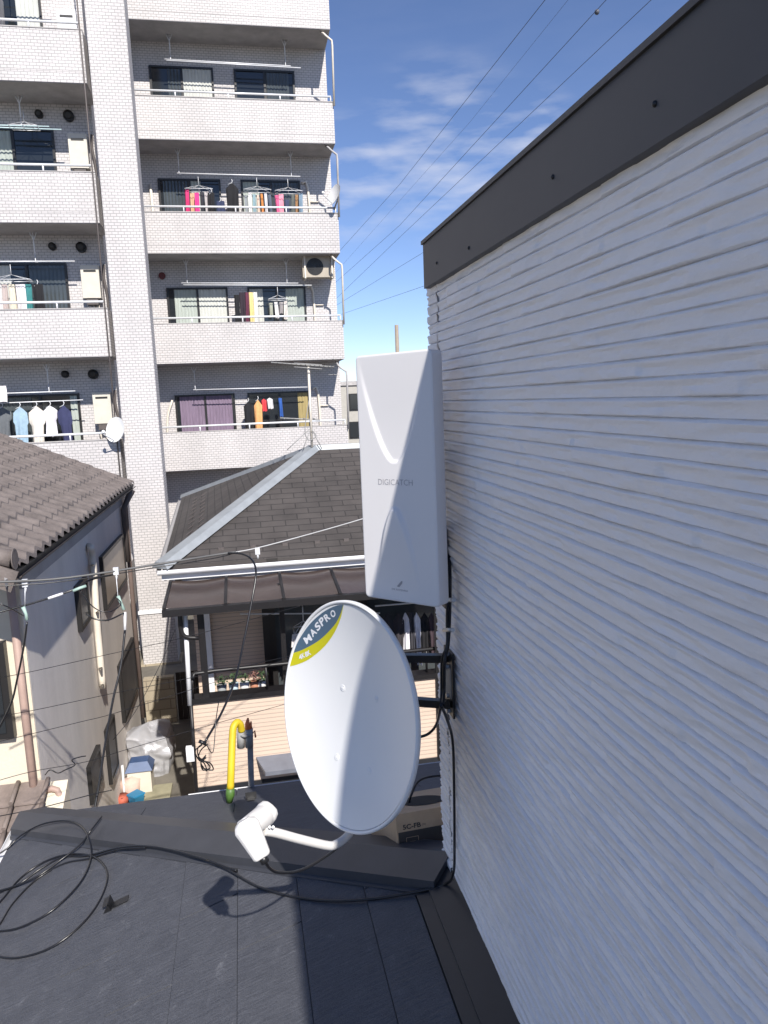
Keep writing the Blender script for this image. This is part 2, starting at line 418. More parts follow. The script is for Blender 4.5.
def surf(px, py, dz=.012):
    r = ray(px, py); best = None
    # march on z = min(near, far) + lift
    t = .8
    while t < 12:
        p = EYE + r * (t / r[1]) if False else EYE + r / np.linalg.norm(r) * t
        d_h = (p[0] - W + (p[1] - 2.1)) / 1.414  # signed distance from hip in plan
        z = min(nz(p[0]), fz(p[1])) + dz
        cw = abs(d_h)
        if cw < .16 and p[1] > 2.02: z += .046 if cw < .125 else .046 * (.16 - cw) / .035
        elif p[0] > .46: z += .018
        if p[2] <= z: return Vector(p)
        t += .003
    return Vector(p)
# ------------------------------------------------------------------ cables on the roof
def spline(pts, f=surf, **k): return [f(*p, **k) for p in pts]
def r3(P): return [(x / 2.954, 780 + y / 2.954) for x, y in P]
def r4(P): return [(200 + x / 2.26, 840 + y / 2.26) for x, y in P]
cr = .0042
mb = MB()
main = r3([(-60, 365), (0, 332), (60, 305), (120, 262), (185, 228), (255, 224), (350, 200), (430, 195), (520, 210), (620, 240), (700, 270)]) + r4([(15, 45), (60, 65), (130, 105), (210, 128), (300, 138), (400, 132), (500, 115), (558, 98)])
P1 = [surf(x, y, .012) for x, y in main]
wallp = [at(453.5, 872, X=W - .03), at(454.5, 845, X=W - .014), at(454, 780, X=W - .012), at(452.5, 740, X=W - .014), at(447, 719, X=W - .05), at(441, 705, X=W - .08)]
P1 += wallp
mb.tube(P1, cr, 8, sub=5)
mb.tube([surf(x, y, .016) for x, y in r3([(-60, 420), (0, 360), (60, 290), (130, 242), (200, 220), (262, 222), (300, 243), (318, 282), (302, 340), (265, 400), (210, 455), (140, 500), (60, 524), (0, 522), (-60, 500)])], cr, 8, sub=5)
mb.tube([surf(x, y, .010) for x, y in r3([(-40, 480), (0, 425), (40, 362), (110, 292), (190, 247), (262, 232), (350, 205), (430, 199)])], cr, 8, sub=5)
mb.tube([surf(x, y, .020) for x, y in r3([(-60, 446), (0, 446), (60, 435), (140, 395), (205, 340), (250, 282), (270, 220), (260, 165), (235, 132), (190, 120), (120, 132), (60, 165), (20, 203), (-40, 240)])], cr, 8, sub=5)
mb.tube([surf(x, y, .024) for x, y in r3([(300, 108), (270, 147), (235, 192), (185, 232), (110, 285), (30, 318), (-40, 335)])], cr, 8, sub=5)
tag(mb.build('coiled_cable', M['cable']), 'black coaxial cable looped in coils on the slate roof and run up the white wall', 'cable')

# ------------------------------------------------------------------ satellite dish
az, el = math.radians(59.7), math.radians(8.74)
dn = Vector((-math.sin(az) * math.cos(el), -math.cos(az) * math.cos(el), math.sin(el)))
dr = Vector((0, 0, 1)).cross(dn).normalized(); du = dn.cross(dr)
K = 1.19
dc = at(343.8, 715.2, Y=1.5601 * K); DA, DB = .235 * K, .255 * K; DEP = .036 * K
def dsurf(a, b, off=0):  # local coords in metres -> world on concave face
    q = (a / DA) ** 2 + (b / DB) ** 2
    return dc + dr * a + du * b - dn * (DEP * (1 - q) - off)
def dhit(px, py, off=.0006):
    r = Vector(ray(px, py)).normalized(); E = Vector(EYE); a = b = 0; d = 0
    for _ in range(12):
        t = ((dc - dn * d) - E).dot(dn) / r.dot(dn); p = E + r * t
        a = (p - dc).dot(dr); b = (p - dc).dot(du); q = (a / DA) ** 2 + (b / DB) ** 2; d = DEP * (1 - q)
    return a, b
T = thing('satellite_dish', 'white oval satellite dish with blue and yellow corner sticker mounted beside the wall', 'satellite dish', dc - Vector((0, 0, .3)))
mb = MB()
def df(u, v, back=0.):
    th = 2 * PI * u; return dsurf(DA * .965 * v * math.cos(th), DB * .965 * v * math.sin(th), -back)
mb.grid(lambda u, v: df(1 - u, v), 96, 24)
mb.grid(lambda u, v: df(u, v, .0035), 96, 24)
refl = mb.build('reflector', M['dish'], T)
mb = MB()
rim = []
N_ = 128
sec = [(.962, -.003), (.975, .0025), (.990, .003), (1.0, -.001), (1.0, -.012), (.986, -.0125), (.975, -.006)]
i0 = 0
for k in range(N_):
    th = 2 * PI * k / N_
    for q, o in sec:
        a, b = DA * q * math.cos(th), DB * q * math.sin(th)
        mb.v.append(dsurf(a, b, o))
n = len(sec)
for k in range(N_):
    for j in range(n):
        a = k * n + j; b = k * n + (j + 1) % n; c = ((k + 1) % N_) * n + (j + 1) % n; d = ((k + 1) % N_) * n + j
        mb.face((a, b, c, d), smooth=True)
mb.build('rim', M['dish'], T)
for px, py in ((343, 688), (376, 699), (337, 757), (369, 771)):
    a, b = dhit(px, py); mb = MB()
    def ring(r_, h_): return [dsurf(a + r_ * math.cos(2 * PI * k / 20), b + r_ * math.sin(2 * PI * k / 20), h_) for k in range(20)]
    R = [ring(.0095, .0002), ring(.0075, .0018), ring(.006, .0009), ring(.0035, .0008), ring(.0025, .0024)]
    for rr in R: mb.v += rr
    for j in range(4):
        for k in range(20): mb.face((j * 20 + k, j * 20 + (k + 1) % 20, (j + 1) * 20 + (k + 1) % 20, (j + 1) * 20 + k), smooth=True)
    mb.face(range(80, 100)); mb.build('rivet', M['dish'], T)
def c6(P): return [dhit(280 + x / 9.6, 595 + y / 9.6) for x, y in P]
def resample(P, n):
    P = [Vector((a, b, 0)) for a, b in P]; P = catmull(P, 8); L = [0]
    for a, b in zip(P[:-1], P[1:]): L.append(L[-1] + (b - a).length)
    out = []
    for k in range(n + 1):
        s_ = L[-1] * k / n; i = 0
        while i < len(L) - 2 and L[i + 1] < s_: i += 1
        t = (s_ - L[i]) / max(1e-9, L[i + 1] - L[i]); out.append(P[i].lerp(P[i + 1], min(1, t)))
    return out
top = resample(c6([(132, 553), (163, 470), (205, 395), (255, 320), (310, 255), (370, 200), (430, 155), (500, 118), (560, 98), (608, 92)]), 40)
mid = resample(c6([(132, 555), (200, 533), (260, 505), (320, 472), (370, 440), (425, 395), (470, 350), (515, 300), (550, 250), (585, 175), (610, 95)]), 40)
low = resample(c6([(92, 686), (150, 672), (200, 655), (265, 625), (330, 580), (388, 532), (440, 480), (490, 415), (530, 350), (563, 280), (590, 200), (612, 95)]), 40)
def patch(A, B, off, n=10):
    mb = MB(); mb.grid(lambda u, v: (lambda p: dsurf(p.x, p.y, off))(A[min(40, round(u * 40))].lerp(B[min(40, round(u * 40))], v)), 40, n); return mb
stk = patch(top, mid, .0007).build('sticker', M['sblue'], T)
ye = patch(mid, low, .0007).build('sticker', M['syel'], T)
def text_mesh(body, size, bold=0):
    c = bpy.data.curves.new('t', 'FONT'); c.body = body; c.size = size; c.offset = bold; c.resolution_u = 3
    c.align_x = 'LEFT'
    o = bpy.data.objects.new('t', c); COL.objects.link(o); bpy.context.view_layer.update()
    me = bpy.data.meshes.new_from_object(o.evaluated_get(bpy.context.evaluated_depsgraph_get()))
    vs = [v.co.copy() for v in me.vertices]; fs = [tuple(p.vertices) for p in me.polygons]
    bpy.data.objects.remove(o); bpy.data.curves.remove(c); bpy.data.meshes.remove(me)
    return vs, fs
def fit(vs):
    x0 = min(v.x for v in vs); x1 = max(v.x for v in vs); y0 = min(v.y for v in vs); y1 = max(v.y for v in vs)
    return [((v.x - x0) / (x1 - x0), (v.y - y0) / (y1 - y0)) for v in vs]
def bez(pts, t):  # polyline param
    k = t * (len(pts) - 1); i = min(int(k), len(pts) - 2); f = k - i
    return (pts[i][0] * (1 - f) + pts[i + 1][0] * f, pts[i][1] * (1 - f) + pts[i + 1][1] * f)
# letters MASPRO: baseline and cap line in the photo crop coordinates, one letter at a time
base = [(262, 478), (322, 428), (388, 342), (448, 297), (505, 252), (548, 206)]
def letters(word, cells, off, name, par, m):
    mb = MB()
    for ch, (o, ux, uy) in zip(word, cells):
        vs, fs = text_mesh(ch, 1, .035); uvs = fit(vs); i0 = len(mb.v)
        for a, b in uvs:
            px = 280 + (o[0] + ux[0] * a + uy[0] * b) / 9.6; py = 595 + (o[1] + ux[1] * a + uy[1] * b) / 9.6
            q = dhit(px, py); mb.v.append(dsurf(q[0], q[1], off))
        for f in fs: mb.face([i0 + k for k in f])
    return mb.build(name, m, par)
cells = [((262, 478), (38, -44), (-38, -46)), ((312, 420), (36, -42), (-40, -42)), ((366, 362), (32, -38), (-50, -62)), ((418, 318), (30, -40), (-48, -62)), ((462, 274), (36, -40), (-44, -60)), ((508, 234), (34, -44), (-42, -52))]
cells = [((258, 474), (58, -46), (-34, -58)), ((318, 408), (44, -44), (-38, -56)), ((366, 354), (34, -44), (-36, -62)), ((408, 304), (34, -40), (-36, -64)), ((452, 262), (40, -38), (-34, -60)), ((508, 226), (38, -36), (-30, -58))]
letters('MASPRO', cells, .0013, 'lettering', stk, M['swhite'])
cells = [((192, 625), (28, -14), (-14, -44)), ((222, 610), (26, -14), (-16, -44)), ((252, 598), (24, -14), (-16, -46)), ((278, 584), (26, -16), (-18, -44))]
letters('4K8K', cells, .0013, 'lettering', ye, M['swhite'])
# back bracket, mast
back = dc - dn * .062 - du * .02
MX = at(393, 690, Y=2.02)
mast_x, mast_y = MX.x, MX.y
mb = MB(); mb.tube([back - dn * .004, back - dn * .03], .085, 20)
mb.obox(back - dn * .05, dn, dr, du, .03, .06, .075)
mb.build('back_plate', M['black'], T)
mb = MB().tube([(mast_x, mast_y, MX.z - .17), (mast_x, mast_y, MX.z + .14)], .0175, 16)
mb.bar(back - dn * .05, (mast_x, mast_y, dc.z - .02), .05, .07)
mb.build('mast', M['black'], T)
pu = at(448, 658, X=W - .012); pl = at(452, 704, X=W - .012)
mb = MB()
for p in (pu, pl):
    mb.bar((mast_x - .02, mast_y, p.z + .004), (W - .016, p.y, p.z), .022, .022)
    mb.tube([(mast_x, mast_y, p.z - .016), (mast_x, mast_y, p.z + .02)], .026, 14)
mb.build('support_arm', M['black'], T)
mb = MB().box(W - .016, W - .010, pu.y - .055, pu.y + .030, pl.z - .035, pu.z + .03)
wp = mb.build('wall_plate', M['black'], T)
mb = MB().box(W - .018, W - .0162, pu.y - .045, pu.y + .02, pl.z + .02, pu.z - .016)
mb.build('plate_face', M['zinc'], wp)
mb = MB()
for dz in (pl.z - .024, pl.z + .022, pu.z - .018, pu.z + .02):
    for yy in (pu.y - .020, ): mb.tube([(W - .016, yy, dz), (W - .026, yy, dz)], .0065, 6, smooth=False)
mb.build('bolt', M['steel'], wp)
# feed arm + lnb
def c5(x, y, Y): return at(225 + x / 5.908, 780 + y / 5.908, Y=Y * K)
bp = dsurf(0, -DB * .93); bot = c5(700, 350, 1.545)
arm = [c5(735, 318, 1.60), c5(700, 352, 1.555), c5(660, 378, 1.53), c5(610, 388, 1.51), c5(450, 352, 1.465), c5(300, 312, 1.43), c5(225, 300, 1.415)]
mb = MB().tube(arm, .0095 * K, 12, sub=5)
mb.build('feed_arm', M['lnb'], T)
head = c5(243, 195, 1.45); aim = (dc - head).normalized()
low_ = c5(120, 262, 1.40)
mb = MB()
mb.tube([head + aim * .024, head + aim * .022, head + aim * .016, head + aim * .004, head - aim * .010, head - aim * .030, head - aim * .050], [.001, .016, .0245, .0285, .0285, .0255, .016], 24)
hornend = head - aim * .04
L = MB()
# neck swelling from the horn back into the box body
nk = c5(190, 250, 1.415)
# box body: slab from shoulder down to the connector
b0 = c5(112, 245, 1.385); b1 = c5(222, 455, 1.365)
bd = (b1 - b0).normalized(); side = bd.cross(Vector((0, -1, .35))).normalized(); fr = side.cross(bd)
L.tube([head - aim * .008, nk * .5 + head * .5, b0.lerp(b1, .18)], [.0285, .0275, .024], 16)
def ring(t, w, d): c = b0.lerp(b1, t); return [c + side * w * a + fr * d * b for a, b in ((-1, -.6), (-.7, -1), (.7, -1), (1, -.6), (1, .6), (.7, 1), (-.7, 1), (-1, .6))]
RR = [ring(-.05, .012, .010), ring(.04, .026, .019), ring(.16, .0305, .022), ring(.42, .027, .021), ring(.95, .021, .018), ring(1.0, .018, .014)]
i0 = len(L.v)
for r_ in RR: L.v += r_
for j in range(len(RR) - 1):
    for k in range(8): L.face((i0 + j * 8 + k, i0 + j * 8 + (k + 1) % 8, i0 + (j + 1) * 8 + (k + 1) % 8, i0 + (j + 1) * 8 + k))
L.face(range(i0, i0 + 8)); L.face(range(i0 + 40, i0 + 48))
ln = L.build('converter', M['lnb'], T)
bv = ln.modifiers.new('b', 'BEVEL'); bv.width = .003; bv.segments = 3; bv.limit_method = 'ANGLE'; bv.angle_limit = .5
mb.build('feed_horn', M['lnb'], ln)
MB().tube([b1 - bd * .004, b1 + bd * .014, b1 + bd * .016], [.0105, .0105, .006], 12).build('connector', M['black'], ln)
mb = MB()
for x in (265, 285): p = c5(x, 283, 1.41); mb.tube([p, p + Vector((0, -.006, .006))], .0035, 6)
mb.build('screw', M['steel'], T)
lc = [b1 + bd * .012, c5(262, 520, 1.38), c5(310, 545, 1.40), c5(400, 545, 1.43), c5(490, 515, 1.46), c5(580, 462, 1.49), c5(650, 410, 1.54), c5(720, 350, 1.62)]
MB().tube(lc, .0038, 8, sub=6).build('feed_cable', M['cable'], T)
# ------------------------------------------------------------------ panel antenna
az, el, ro = math.radians(48.4), math.radians(.74), math.radians(.72)
an = Vector((-math.sin(az) * math.cos(el), -math.cos(az) * math.cos(el), math.sin(el)))
ar0 = Vector((0, 0, 1)).cross(an).normalized(); au0 = an.cross(ar0)
ar = ar0 * math.cos(ro) + au0 * math.sin(ro); au = au0 * math.cos(ro) - ar0 * math.sin(ro)
K2 = 1.085
ac = at(396.2, 480.2, Y=1.7066 * K2); AW, AH = .22 * K2, .59 * K2
def ap(u, v, h=0): return ac + ar * u + au * v + an * h
sm = lambda x: 0 if x < 0 else (1 if x > 1 else x * x * (3 - 2 * x))
def ah(u, v):
    h = 0
    d = v - .042
    uu = u + .004
    if d > 0:
        w = .222 * d ** .52; dd = min((w - abs(uu)) * .85, d)
        h -= .0065 * sm(dd / .011) * sm((.30 - d) / .26)
    d = -.068 - v
    if d > 0:
        w = .165 * d ** .5; dd = min((w - abs(uu + .003)) * .85, d)
        h += .010 * sm(dd / .011) * sm((.235 - d) / .2)
    return h
AT = thing('panel_antenna', 'white flat rectangular television antenna with embossed curves fixed to the wall corner', 'antenna', ac - Vector((0, 0, .3)))
mb = MB(); nu, nv = 88, 236; rc = .012
def af(u, v):
    x = (u - .5) * AW; y = (v - .5) * AH; h = ah(x, y)
    ex = AW / 2 - abs(x); ey_ = AH / 2 - abs(y)
    # rounded corners in plan
    if ex < rc and ey_ < rc:
        cx = (AW / 2 - rc) * (1 if x > 0 else -1); cy = (AH / 2 - rc) * (1 if y > 0 else -1)
        l = max(abs(x - cx), abs(y - cy)); L2 = math.hypot(x - cx, y - cy)
        if L2 > 1e-9: x = cx + (x - cx) * l / L2; y = cy + (y - cy) * l / L2
    m_ = min(ex, ey_)
    if m_ < .0035: h -= (.0035 - m_) ** 2 / .0035
    return ap(x, y, h)
mb.grid(af, nu, nv)
# sides
per = [(i / nu, 0) for i in range(nu)] + [(1, j / nv) for j in range(nv)] + [(1 - i / nu, 1) for i in range(nu)] + [(0, 1 - j / nv) for j in range(nv)]
ringsA = []
for off, sh in ((0, 1), (.004, 1.0), (.040, 1.01), (.044, .99), (.046, .93)):
    rr = []
    for u, v in per:
        p = af(u, v); q = p - ac; a = q.dot(ar); b = q.dot(au); h = q.dot(an)
        rr.append(ac + ar * a * sh + au * (b - (0 if sh >= .99 else .02 * (1 if b > 0 else -1))) + an * ((h if off == 0 else -.0035) - off))
    ringsA.append(rr)
np_ = len(per); i0 = len(mb.v)
for rr in ringsA: mb.v += rr
for j in range(len(ringsA) - 1):
    for k in range(np_): mb.face((i0 + j * np_ + k, i0 + j * np_ + (k + 1) % np_, i0 + (j + 1) * np_ + (k + 1) % np_, i0 + (j + 1) * np_ + k), smooth=(j > 0))
mb.face([i0 + (len(ringsA) - 1) * np_ + k for k in range(np_)])
cover = mb.build('cover', M['plastic'], AT)
def flat_text(word, u0, u1, v0, v1, name, par, bold=0.):
    vs, fs = text_mesh(word, 1, bold); uvs = fit(vs); mb = MB()
    for a, b in uvs:
        x, y = u0 + (u1 - u0) * a, v0 + (v1 - v0) * b; mb.v.append(ap(x, y, ah(x, y) + .0006))
    for f in fs: mb.face(f)
    return mb.build(name, M['logogrey'], par)
def auv(px, py):
    r = Vector(ray(px, py)); t = (ac - Vector(EYE)).dot(an) / r.dot(an); p = Vector(EYE) + r * t - ac
    return p.dot(ar), p.dot(au)
a0 = auv(378.5, 484.5); a1 = auv(412.5, 479.5)
flat_text('DIGICATCH', a0[0], a1[0], a0[1], a1[1] - .001, 'lettering', cover, -.012)
b0_ = auv(392, 588); mb = MB()
def fl(P):
    mb.poly([ap(*auv(*p), h=ah(*auv(*p)) + .0008) for p in P])
def c9(x, y): return (380 + x / 15.36, 570 + y / 15.36)
fl([c9(262, 250), c9(330, 170), c9(352, 168), c9(345, 205), c9(300, 262)][::-1])
mb.build('emblem', M['logogrey'], cover)
a0 = auv(392, 589); a1 = auv(408, 588.2); flat_text('DX ANTENNA', a0[0], a1[0], a0[1] - .002, a0[1] + .003, 'lettering', cover, 0)
# antenna mounting
ab = ac - an * .05 - au * .02
mb = MB()
for dz in (.02, -.16):
    mb.bar(ap(.03, dz, -.046), (W - .045, 2.0, ap(.03, dz, -.05).z), .03, .035)
mb.build('back_bracket', M['black'], AT)
mb = MB().tube([(W - .045, 2.0, 7.42), (W - .045, 2.0, 8.0)], .014, 12)
mb.build('mast', M['black'], AT)
pA = at(447, 545, X=W - .014); pB = at(448, 600, X=W - .014)
mb = MB()
for p in (pA, pB):
    mb.bar((W - .045, 2.0, p.z), (W - .014, 2.0, p.z), .02, .018)
mb.box(W - .018, W - .010, 1.97, 2.03, pB.z - .03, pA.z + .035)
mb.build('wall_bracket', M['black'], AT)
# cables down from the antenna
mb = MB()
mb.tube([at(444, 520, Y=2.0), at(446, 545, Y=2.0), at(447.5, 580, X=W - .03), at(447, 620, X=W - .028), at(447, 645, X=W - .035), at(442, 660, X=W - .05), at(441.5, 690, X=W - .05), at(440.5, 708, X=W - .06), at(436, 725, Y=2.02), at(428, 734, Y=2.02), at(416, 738, Y=2.02)], .0042, 8, sub=6)
mb.tube([at(446, 520, Y=2.0), at(449, 545, Y=2.0), at(450, 580, X=W - .022), at(449.5, 620, X=W - .02), at(448, 645, X=W - .03), at(444.5, 662, X=W - .046), at(444, 690, X=W - .045), at(443, 705, X=W - .06)], .0048, 8, sub=6)
tag(mb.build('antenna_cable', M['cable']), 'pair of black cables strapped down the wall corner behind the dish', 'cable')
for px, py, l in ((450, 600, 'upper small grey clip on the black cables at the wall corner'), (449, 630, 'lower small grey clip on the black cables just above the dish arms')):
    tag(MB().tube([at(px - 5, py, X=W - .03), at(px + 4, py, X=W - .03)], .006, 8).build('cable_clip', M['steel']), l, 'clip', 'clips on the corner cables')

# ------------------------------------------------------------------ cable carton
# front-left-bottom corner on the far slope
def farp(px, py, off=.008):
    r = ray(px, py); t = (ZB + S * 2.10 - 8 + off) / (r[2] + S * r[1]); return Vector(EYE + r * t)
c0 = farp(399, 853, .01); c1 = farp(376, 832, .01)
ux = Vector((1, .16, 0)); bn = nF; ux = (ux - bn * ux.dot(bn)).normalized()
uyv = bn.cross(ux); uyv = uyv if uyv.y > 0 else -uyv
bw, bdp, bh = .33, .33, .122
B = thing('cable_carton', 'brown cardboard cable box with round hole on top behind the satellite dish', 'box', c0)
mb = MB(); o = c0
cn = [o, o + ux * bw, o + ux * bw + uyv * bdp, o + uyv * bdp]
mb.hexa(cn, [p + bn * bh for p in cn])
cb = mb.build('carton', M['card'], B)
mb = MB(); e1 = -uyv * .0008
def onfront(a0_, a1_, b0_, b1_, h=1.): 
    return [o + ux * a0_ + bn * b0_ - uyv * .0008 * h, o + ux * a1_ + bn * b0_ - uyv * .0008 * h, o + ux * a1_ + bn * b1_ - uyv * .0008 * h, o + ux * a0_ + bn * b1_ - uyv * .0008 * h]
mb.poly(onfront(.004, bw - .002, .002, bh * .52))
pr = mb.build('printed_band', M['cardd'], cb)
mb = MB()
for a, b, c, d in ((.03, .075, .006, .0075), (.03, .075, .0425, .044), (.03, .0315, .0075, .0425), (.0735, .075, .0075, .0425), (.042, .063, .020, .030)): mb.poly(onfront(a, b, c, d, 2))
mb.build('printed_square', M['card'], pr)
def carton_text(word, a0_, a1_, b0_, b1_, bold):
    vs, fs = text_mesh(word, 1, bold); uvs = fit(vs); mb = MB()
    for a, b in uvs: mb.v.append(o + ux * (a0_ + (a1_ - a0_) * a) + bn * (b0_ + (b1_ - b0_) * b) - uyv * .0009)
    for f in fs: mb.face(f)
    return mb.build('lettering', M['cardd'], cb)
carton_text('5C-FB', .022, .088, .070, .086, .03); carton_text('(W)', .093, .106, .072, .080, .0)
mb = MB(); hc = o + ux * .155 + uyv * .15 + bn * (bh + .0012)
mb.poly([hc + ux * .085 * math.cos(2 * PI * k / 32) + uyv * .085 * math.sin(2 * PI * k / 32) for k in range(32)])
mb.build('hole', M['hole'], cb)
MB().tube([hc - ux * .05 - bn * .001, hc - ux * .045 + bn * .03 - uyv * .02, hc + bn * .07, hc + ux * .08 + bn * .075, hc + ux * .2 + bn * .05, hc + ux * .3], .004, 8, sub=6).build('cable_end', M['cable'], B)

# ------------------------------------------------------------------ service drop cover at the eave
YT = 3.97
def r8(x, y, Y=YT): return at(150 + x / 4.453, 580 + y / 4.453, Y=Y)
T2 = thing('service_cable_cover', 'bent yellow cable protector with green taped foot clamped to a grey bracket at the eave', 'cable protector', r8(400, 960))
YF = farp(231, 802).y
P = [r8(355, 985, YF), r8(358, 930, YF), r8(361, 850, YF + .02), r8(364, 770, YF + .05), r8(367, 700, YF + .08), r8(372, 655, YF + .1), r8(388, 634, YF + .12), r8(402, 645, YF + .13), r8(408, 672, YF + .14)]
MB().tube(P[1:], .0185, 14, sub=5).build('protector_tube', M['yellow'], T2)
MB().tube([r8(353, 988, YF), r8(357, 955, YF), r8(358, 925, YF)], [.016, .023, .021], 14).build('taped_foot', M['green'], T2)
mb = MB().tube([r8(405, 745), r8(405, 668)], .022, 14); mb.tube([r8(442, 742), r8(440, 662)], .023, 14); mb.tube([r8(425, 690), r8(425, 680)], .035, 14)
mb.build('clamp', M['zinc'], T2)
mb = MB().bar(r8(446, 735, YT + .01), r8(452, 935, YT - .02), .032, .012, up=(0, 1, 0))
mb.build('bracket', M['zinc'], T2)
mb = MB().tube([r8(436, 664), r8(434, 640), r8(436, 615)], [.018, .014, .005], 10); mb.tube([r8(452, 690), r8(466, 672), r8(470, 700)], .006, 6)
mb.tube([r8(446, 665), r8(450, 630)], [.012, .004], 8)
mb.build('orange_tape', M['orange'], T2)

# ------------------------------------------------------------------ apartment block
APT = thing('apartment_building', 'tall white tiled apartment building with stacked balconies', 'building', (0, 19, 0))
YR, YRW, YL, YLW = 20.1, 21.2, 16.9, 18.1
Tk = [4.58, 7.32, 10.08, 12.80, 15.50, 18.2]; BH = .99
GX = 2.83
MB().box(-2.52, -1.76, YL, YL + .62, 2.25, 22).build('pillar', TILE, APT)
MB().box(-2.3, GX, YRW, YRW + 7, 0, 21.5).box(-12, -2.75, YLW, YLW + 10, 0, 21.5).build('wall', TILE, APT)
MB().box(-12, -2.75, YL + .2, YL + .4, 0, 3.0).build('block_wall', BLOCK, APT)
MB().box(-2.60, -1.70, YL - .02, YL + .64, 0, 2.25).build('pillar_base', BLOCK, APT)
# white ledge line on the pillar foot
MB().box(-2.54, -1.74, YL - .03, YL - .001, 3.42, 3.50).build('ledge', M['white'], APT)
def balcony(x0, x1, yf, yw, T, right_open):
    b = MB()
    b.box(x0, x1, yf, yf + .13, T - BH, T)
    b.box(x1 - .13, x1, yf + .13, yw, T - BH, T)
    bo = b.build('balcony', TILE, APT)
    MB().box(x0 + .02, x1 - .02, yf + .014, yw - .002, T - BH - .012, T - BH + .10).build('slab', M['concrete'], bo)
    # thin shadow joint on the parapet
    MB().box(x0, x1 + .002, yf - .002, yf, T - BH + .20, T - BH + .212).build('joint', M['concrete'], bo)
    MB().box(x0, x1, yf - .012, yf + .14, T, T + .018).build('coping', M['concrete'], bo)
    r = MB(); r.tube([(x0, yf + .06, T + .15), (x1 - .05, yf + .06, T + .15)], .026, 8)
    x = x0 + .25
    while x < x1: r.tube([(x, yf + .06, T), (x, yf + .06, T + .15)], .018, 6); x += 1.28
    r.build('railing', M['rail'], bo)
    return bo
for k, T_ in enumerate(Tk):
    balcony(-2.6, GX, YR, YRW, T_, 1)
    if k < 5: balcony(-9, -2.62, YL + .07, YLW, T_ + .02, 0)
wtop = {1: .98, 2: 1.05, 3: 1.09, 4: 1.13}
curts = {('r', 4, 0): 'curt', ('r', 3, 0): 'curtg', ('r', 2, 0): 'curtg', ('r', 1, 0): 'curtp', ('r', 2, 1): 'curtg', ('r', 1, 1): 'curty'}
def window(x0, x1, z0, z1, y, cl=None, cr_=None, par=APT, ydir=1):
    fr_ = MB(); t = .05
    for a, b, c, d in ((x0, x1, z1 - t, z1), (x0, x0 + t, z0, z1 - t), (x1 - t, x1, z0, z1 - t), (x0 + t, x1 - t, z0, z0 + t)): fr_.box(a, b, y - .05, y + .02, c, d)
    xm = (x0 + x1) / 2; fr_.box(xm - .03, xm + .03, y - .04, y + .01, z0 + t, z1 - t)
    w = fr_.build('window', M['frame'], par)
    MB().box(x0 + t, x1 - t, y - .012, y - .006, z0 + t, z1 - t).build('pane', M['glass'], w)
    for (a, b), c in (((x0 + t, xm - .03), cl), ((xm + .03, x1 - t), cr_)):
        if c:
            cm = MB(); ph = random.random() * 6
            c0_, c1_, col_ = c
            xa = a + (b - a) * c0_; xb = a + (b - a) * c1_
            cm.grid(lambda u, v: (xa + (xb - xa) * u, y - .022 - .008 * math.sin(u * (xb - xa) * 75 + ph + .5 * math.sin(v * 5)), z0 + t + (z1 - z0 - 2 * t) * v), max(6, int((xb - xa) * 60)), 6)
            cm.build('curtain', M[col_], w)
    return w
MATS['x'] = None
rc_ = {4: [((.55, 1, 'glasst'), (0, 1, 'curt')), (None, (.0, .85, 'glasst'))],
       3: [((.1, 1, 'glasst'), (0, .35, 'curtg')), ((0, .6, 'curtg'), (0, 1, 'glasst'))],
       2: [((.2, 1, 'curtg'), (0, 1, 'curt')), ((0, .5, 'curt'), (.3, 1, 'curtg'))],
       1: [((.1, 1, 'curtp'), (0, .95, 'curtp')), (None, (.6, .95, 'curty'))], 5: [(None, None), (None, None)]}
for k in (1, 2, 3, 4, 5):
    T_ = Tk[k]; top_ = T_ + wtop.get(k, 1.1)
    for j, (x0, x1) in enumerate(((-1.73, -.13), (.40 if k > 1 else .22, 1.97))):
        window(x0, x1, T_ - .9, top_, YRW - .002, *rc_[k][j])
    for zz in (T_ + .62,): pass
lc_ = {4: ((.0, .7, 'glasst'), (.4, 1, 'curt')), 3: ((.2, 1, 'curtg'), None), 2: ((0, .6, 'curt'), (.0, 1, 'glasst')), 1: ((0, .8, 'glasst'), (.8, 1, 'curtg'))}
for k in (1, 2, 3, 4):
    T_ = Tk[k]; window(-5.25, -3.57, T_ - .9, T_ + {4: 1.15, 3: 1.20, 2: 1.15, 1: 1.06}[k], YLW - .002, *lc_[k])
